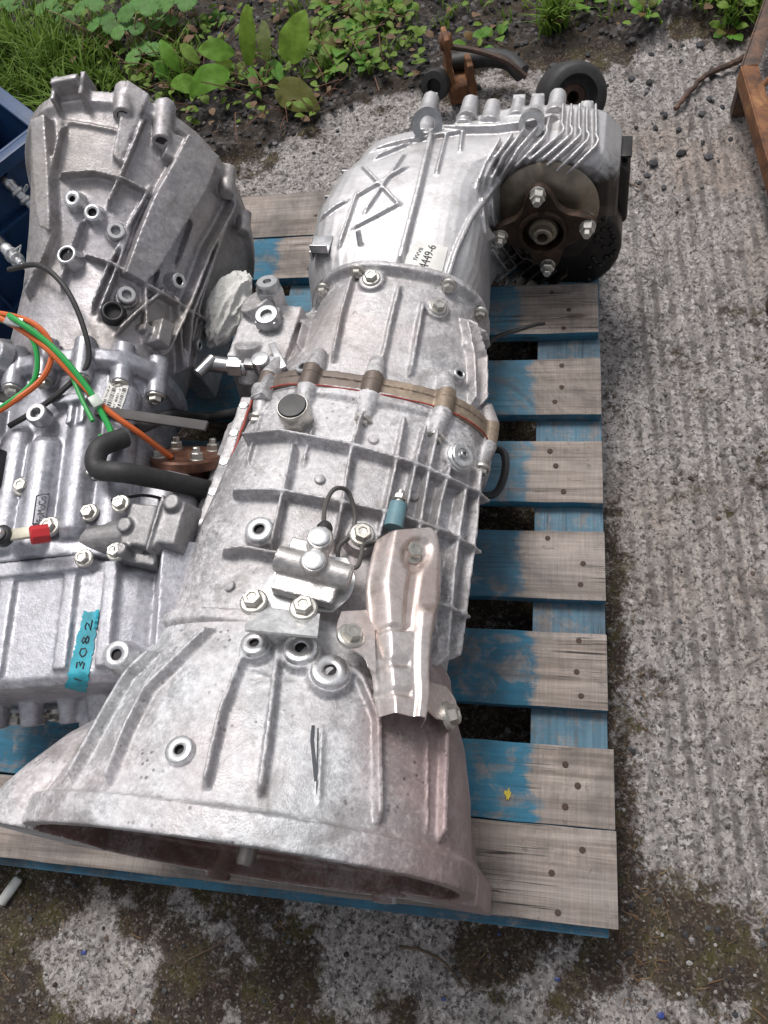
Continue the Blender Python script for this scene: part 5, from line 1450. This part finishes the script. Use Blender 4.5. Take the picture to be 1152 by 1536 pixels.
put(m.build('plastic_tube', plain('clear_plastic', (.62, .63, .60), .25), mw=Matrix.Translation((p.x, p.y, ground_z(p.x, p.y) + .008)) @ Matrix.Rotation(R(62), 4, 'Z')), 'small pale plastic tube on dirt at the pallet\'s left front', 'plastic tube')

# ------------------------------------------------------------------ weeds at the edge of the concrete
def leaf_material(name, cols, vein=.25):
    t = NT(name)
    rn = t.n('ObjectInfo').outputs['Random']
    n = t.noise(30, 5, .65)
    c = t.ramp(rn, [(i / (len(cols) - 1), c) for i, c in enumerate(cols)])
    c = t.mix(t.ramp(n, [(.5, 0), (.75, .35)]), c, (.09, .085, .02))
    c = t.mix(1.0, c, t.ramp(t.noise(90, 4, .6), [(.3, .82), (.7, 1.15)]), 'MULTIPLY')
    m = t.out(c, .55, 0, t.bump(t.noise(45, 3, .6), .4, .004), Specular_IOR_Level=.18)
    tr = t.n('BsdfTranslucent', {'Color': t.mix(.5, c, (.16, .24, .03))})
    mx = t.n('MixShader', {0: .28})
    t.t.links.new(t.b.outputs[0], mx.inputs[1]); t.t.links.new(tr.outputs[0], mx.inputs[2])
    out = [q for q in t.t.nodes if q.type == 'OUTPUT_MATERIAL'][0]
    t.t.links.new(mx.outputs[0], out.inputs['Surface'])
    return m
M_dock = leaf_material('dock_leaf', [(.13, .29, .035), (.19, .36, .055), (.15, .30, .04), (.21, .33, .045)])
M_bramble = leaf_material('bramble_leaf', [(.08, .19, .045), (.12, .28, .07), (.10, .24, .06), (.15, .31, .08)])
M_weed = leaf_material('weed_leaf', [(.07, .19, .025), (.12, .28, .035), (.16, .25, .04), (.09, .24, .03)])
M_brownleaf = leaf_material('turning_leaf', [(.13, .11, .03), (.10, .14, .03), (.16, .09, .03)])
M_stem = plain('plant_stem', (.16, .11, .045), .6, 0, 0, 40, .3)
M_grass = leaf_material('grass_blade', [(.12, .22, .035), (.17, .27, .05)])

def leaf_mesh(mb, base, tip, width, up=(0, 0, 1), arch=.15, fold=.18, shape='oval', serr=0, n=12, curl=0.0, rnd=random):
    base, tip, up = V(base), V(tip), V(up)
    L = (tip - base).length; d = (tip - base) / L
    side = d.cross(up); side = side.normalized() if side.length > 1e-3 else V((1, 0, 0))
    nn = side.cross(d).normalized()
    m = 3; vs, fs = [], []
    for i in range(n + 1):
        t = i / n
        w = {'oval': math.sin(math.pi * min(1, t * .96 + .03)) ** .8, 'broad': (math.sin(math.pi * t ** .75)) ** .7 if 0 < t < 1 else .03, 'heart': (1 - t) ** .55 * min(1, t * 9) ** .5 if t < 1 else .0, 'narrow': math.sin(math.pi * min(1, t * .93 + .06)) ** .55}[shape]
        w = max(w, .02) * width * .5
        c = base + d * (L * t) + nn * (arch * L * 4 * t * (1 - t)) - nn * (curl * L * t ** 3)
        wav = math.sin(t * 17 + rnd.random() * .6) * width * .03
        for j in range(-m, m + 1):
            s = j / m
            ww = w * (1 + (serr * (1 if i % 2 else -1) if abs(j) == m else 0))
            vs.append(c + side * (ww * s) + nn * (abs(s) * fold * w * 1.2 - s * s * w * .15 + (wav * s * s if abs(j) > 1 else 0)))
    k = 2 * m + 1
    for i in range(n):
        for j in range(k - 1): fs.append((i * k + j, i * k + j + 1, (i + 1) * k + j + 1, (i + 1) * k + j))
    return mb.add(vs, fs)
def leaf(parent, base, tip, width, mat, name='leaf', **kw):
    return leaf_mesh(MB(), base, tip, width, **kw).build(name, mat, parent, angle=180)
def stem(parent, a, b, r=.0018, sag=.0):
    a, b = V(a), V(b); mid = (a + b) / 2 + V((0, 0, sag))
    return MB().tube(spline([a, mid, b], 5), [r * (1 - .4 * i / 10) for i in range(11)], 6).build('stem', M_stem, parent)

def soil_pt(px, py): 
    p = atz(px, py, .01); return V((p.x, p.y, ground_z(p.x, p.y)))

# broad-leaved dock, placed leaf by leaf (base px, z, tip px, z, width, shape, material)
root_p = soil_pt(392, 128)
D = empty('dock_plant', root_p, 'broad leaved dock plant with one upright crinkled leaf beside the concrete edge', 'plant')
for (bx, by, bz, tx, ty, tz, w, sh, mt, arch) in ((374, 98, .03, 371, 6, .13, .042, 'narrow', M_dock, .05), (432, 96, .04, 458, 14, .12, .075, 'broad', M_dock, .06), (352, 80, .07, 296, 76, .10, .050, 'oval', M_dock, .15),
        (345, 108, .06, 284, 146, .04, .060, 'broad', M_dock, .25), (415, 128, .03, 480, 165, .02, .072, 'broad', M_brownleaf, .05), (400, 92, .05, 396, 30, .09, .035, 'oval', M_brownleaf, .1), (300, 125, .04, 255, 128, .05, .04, 'oval', M_dock, .15),
        (408, 90, .03, 432, 130, .02, .03, 'oval', M_weed, .1), (375, 100, .03, 392, 150, .02, .025, 'oval', M_weed, .1), (350, 95, .05, 320, 100, .06, .03, 'oval', M_weed, .1)):
    b, t_ = atz(bx, by, bz), atz(tx, ty, tz)
    leaf(D, b, t_, w, mt, shape=sh, arch=arch, n=16, up=(0, -.55, .83)); stem(D, root_p + V((random.uniform(-.01, .01), random.uniform(-.01, .01), 0)), b, .0022, .01)
root_p = soil_pt(262, 125)
D2 = empty('dock_plant', root_p, 'young dock plant with long drooping leaves left of the upright crinkled leaf', 'plant')
for (bx, by, bz, tx, ty, tz, w, sh, mt, arch) in ((240, 60, .10, 271, 110, .05, .036, 'oval', M_dock, .12), (300, 95, .06, 270, 66, .08, .03, 'oval', M_weed, .1), (258, 118, .03, 230, 96, .06, .03, 'oval', M_weed, .1), (268, 118, .02, 292, 140, .02, .04, 'oval', M_dock, .1)):
    b, t_ = atz(bx, by, bz), atz(tx, ty, tz)
    leaf(D2, b, t_, w, mt, shape=sh, arch=arch, n=14, up=(0, -.55, .83)); stem(D2, root_p, b, .002, .01)

# brambles: arching red stems with leaves in threes
def bramble(px, py, leaves, label, name='bramble'):
    p = soil_pt(px, py)
    r = empty(name, p, label, 'plant', 'brambles behind the pallet')
    for (lx, ly, z, s) in leaves:
        q = atz(lx, ly, z); stem(r, p, q, .0022, .03)
        a0 = random.uniform(-.5, .5)
        for k, a in enumerate((0, 1.25, -1.25)):
            d = V((math.sin(a + a0), math.cos(a + a0), -.15 + .1 * random.random())).normalized()
            sc = s * (1 if k == 0 else .85)
            leaf(r, q + d * .006, q + d * sc * 1.05, sc * .85, M_bramble, shape='broad', serr=.12, arch=.05, n=16, up=(0, -.3, .95), fold=.12)
bramble(160, 80, [(130, 12, .10, .055), (150, 40, .08, .06), (70, 15, .10, .05), (95, 30, .06, .04)], 'bramble with jagged leaves in threes at the top left corner')
bramble(215, 95, [(205, 18, .10, .07), (190, 48, .08, .055), (235, 5, .08, .06), (215, 82, .05, .06)], 'bramble with large pale leaflets on red stems above the grey bell housing')
bramble(262, 60, [(262, 8, .09, .065), (290, -10, .08, .06), (245, 35, .06, .045)], 'bramble with dark leaflets between the red stems and the dark gravel')
bramble(20, 60, [(5, 12, .08, .05), (40, -5, .08, .05)], 'bramble with a single spray of leaves in the far left grass')
# small weeds along the edge
def weed(px, py, n, s, label, h=.03, mat=None):
    p = soil_pt(px, py)
    r = empty('weed', p, label, 'plant', 'small weeds along the concrete edge')
    for k in range(n):
        a = k * 2.399 + random.uniform(-.3, .3); rr = s * (.35 + .75 * math.sqrt(k / n)); z = h * random.uniform(.3, 1.1)
        b = p + V((math.cos(a) * rr * .35, math.sin(a) * rr * .35, z * .7)); t_ = p + V((math.cos(a) * rr, math.sin(a) * rr, z))
        leaf(r, b, t_, s * random.uniform(.32, .5), mat or (M_weed if random.random() < .8 else M_brownleaf), shape='oval', arch=.12, n=8, up=(0, -.2, 1)); 
        if k % 2 == 0: stem(r, p, b, .0012, .004)
for i, (x, y, n, s, lb) in enumerate(((520, 75, 20, .075, 'dense leafy weed right of the dock plant'), (488, 105, 14, .055, 'small leafy weed at the concrete edge below the dense weed'), (545, 40, 16, .07, 'leafy weed high beside the dark gravel'), (588, 22, 14, .06, 'yellowish weed at the top edge left of the grass tuft'),
        (555, 98, 10, .04, 'tiny weed at the concrete edge behind the finned end'), (712, 72, 6, .055, 'weed with four broad leaves behind the rusty bracket'), (745, 58, 5, .055, 'broad leaved seedling left of the grass tuft'), (965, 34, 10, .04, 'bright green seedling at the edge right of the rubber bush'),
        (398, 118, 14, .045, 'small toothed weed under the dock leaves'), (355, 120, 10, .05, 'low weed among the dead stalks'), (1095, 38, 12, .045, 'low weed at the top right by the frame'), (1105, 12, 12, .05, 'weed in the top right corner'), (880, 6, 8, .05, 'weed at the top edge above the concrete'),
        (230, 118, 10, .05, 'weed just above the lug of the grey bell housing'), (470, 60, 16, .065, 'weed with pointed leaves behind the broad dock leaf'), (505, 12, 16, .07, 'weed at the top edge behind the dock plant'), (325, 40, 10, .05, 'weed on the dark gravel left of the upright leaf'))):
    weed(x, y, n, s, lb)
# grass: stuff
def make_grass():
    vs = MB()
    def tuft(p, n, h, spread):
        for k in range(n):
            a = random.uniform(0, 6.28); l = h * random.uniform(.5, 1.15); w = random.uniform(.0016, .0038)
            b = p + V((random.gauss(0, spread), random.gauss(0, spread), 0)); lean = random.uniform(.25, .9)
            d = V((math.cos(a), math.sin(a), 0)); sd_ = V((-d.y, d.x, 0))
            pts = [b + d * (lean * l * t * t) + V((0, 0, l * (t - .35 * lean * t * t))) for t in (0, .3, .6, .85, 1)]
            ww = (1, .95, .75, .4, .04)
            n0 = len(vs.v)
            for q, k_ in zip(pts, ww): vs.v += [tuple(q - sd_ * w * k_), tuple(q + sd_ * w * k_)]
            for i in range(4): vs.f.append((n0 + 2 * i, n0 + 2 * i + 1, n0 + 2 * i + 3, n0 + 2 * i + 2))
    for i in range(90):
        x, y = random.uniform(-20, 150), random.uniform(70, 190)
        tuft(soil_pt(x, y), 16, random.uniform(.06, .15), .016)
    for i in range(60):
        x, y = random.uniform(120, 290), random.uniform(40, 140); tuft(soil_pt(x, y), 9, random.uniform(.04, .09), .016)
    for i in range(40):
        x, y = random.uniform(-20, 300), random.uniform(-30, 60); tuft(soil_pt(x, y), 9, random.uniform(.05, .1), .016)
    for i in range(60):
        x, y = random.uniform(400, 620), random.uniform(-10, 110); tuft(soil_pt(x, y), 5, random.uniform(.02, .06), .012)
    for i in range(9): tuft(soil_pt(random.gauss(828, 12), random.gauss(28, 6)), 16, .10, .012)
    for i in range(26): tuft(soil_pt(random.uniform(1030, 1150), random.uniform(-15, 30)), 9, .05, .014)
    for i in range(26): tuft(soil_pt(random.uniform(620, 1000), random.uniform(-20, 35)), 5, .035, .01)
    o = vs.build('grass', M_grass, angle=180)
    put(o, 'short green grass growing through the soil behind the pallet', 'grass', kind='stuff')
make_grass()
def make_undergrowth():
    """low tangle of seedlings, dead stalks and fallen leaves under the taller weeds"""
    g, b, st = MB(), MB(), MB()
    rnd = random.Random(12)
    for (x0, x1, y0, y1, n) in ((120, 500, 70, 185, 420), (480, 640, 10, 120, 320), (-20, 300, -20, 90, 240), (640, 1000, 0, 60, 60), (1030, 1150, -10, 45, 120), (300, 480, -10, 80, 80)):
        for k in range(n):
            p = soil_pt(rnd.uniform(x0, x1), rnd.uniform(y0, y1))
            if soil_at(p.x, p.y)[0] < .4 or rnd.random() < .52: continue
            a = rnd.uniform(0, 6.28); L = rnd.uniform(.010, .034); z = rnd.uniform(.006, .05)
            d = V((math.cos(a), math.sin(a), rnd.uniform(-.3, .5))).normalized()
            q = p + V((0, 0, z))
            leaf_mesh(b if rnd.random() < .28 else g, q, q + d * L, L * rnd.uniform(.35, .75), shape='oval', n=5, up=(0, -.2, 1), arch=.1, rnd=rnd)
    for k in range(70):
        p = soil_pt(rnd.uniform(120, 620), rnd.uniform(40, 180)); a = rnd.uniform(0, 6.28); L = rnd.uniform(.05, .16)
        if soil_at(p.x, p.y)[0] < .4: continue
        st.tube(spline([p, p + V((math.cos(a) * L * .4, math.sin(a) * L * .4, L * .35)), p + V((math.cos(a) * L, math.sin(a) * L, L * rnd.uniform(.1, .7)))], 4), .0013, 5)
    put(g.build('undergrowth', M_weed, angle=180), 'low green seedlings under the taller weeds behind the pallet', 'undergrowth', kind='stuff')
    put(b.build('dead_leaves', plain('dead_leaf', (.13, .075, .04), .8, 0, .2, 40, .4), angle=180), 'brown dead leaves among the weeds behind the pallet', 'dead leaves', kind='stuff')
    put(st.build('dead_stalks', plain('red_brown_stalk', (.13, .06, .035), .7, 0, .2, 40, .4)), 'thin reddish brown dead stalks among the weeds', 'dead stalks', kind='stuff')
make_undergrowth()
# dead stalks and leaf litter
def make_litter():
    vs = MB()
    for i in range(520):
        x, y = random.choice(((random.uniform(150, 620), random.uniform(20, 200)), (random.uniform(-20, 1152), random.uniform(1290, 1540)), (random.uniform(915, 1000), random.uniform(1000, 1540)), (random.uniform(620, 1150), random.uniform(20, 90))))
        p = atz(x, y, 0)
        if -1.0 < p.x < -.01 and .02 < p.y < 1.2: continue
        s, dd = soil_at(p.x, p.y)
        if max(s, dd) < .35: continue
        z = ground_z(p.x, p.y) + .002; a = random.uniform(0, 3.14); L = random.uniform(.003, .012); w = random.uniform(.0004, .0010)
        d = V((math.cos(a), math.sin(a), random.uniform(-.15, .25))) * L; sd_ = V((-math.sin(a), math.cos(a), .2)) * w
        c = V((p.x, p.y, z)); n0 = len(vs.v)
        vs.add([c - d - sd_, c - d + sd_, c + d * .9 + sd_ * .7 + V((0, 0, .001)), c + d * .9 - sd_ * .7 + V((0, 0, .001)), c + V((0, 0, .0016))], [(0, 1, 4), (1, 2, 4), (2, 3, 4), (3, 0, 4)])
    t = NT('leaf_litter'); n = t.noise(40, 3)
    o = vs.build('leaf_litter', t.out(t.ramp(n, [(.3, (.05, .03, .02)), (.55, (.14, .085, .045)), (.75, (.27, .19, .11))]), .85), angle=180)
    put(o, 'scattered brown straws and dead leaf bits on the dirt', 'leaf litter', kind='stuff')
make_litter()
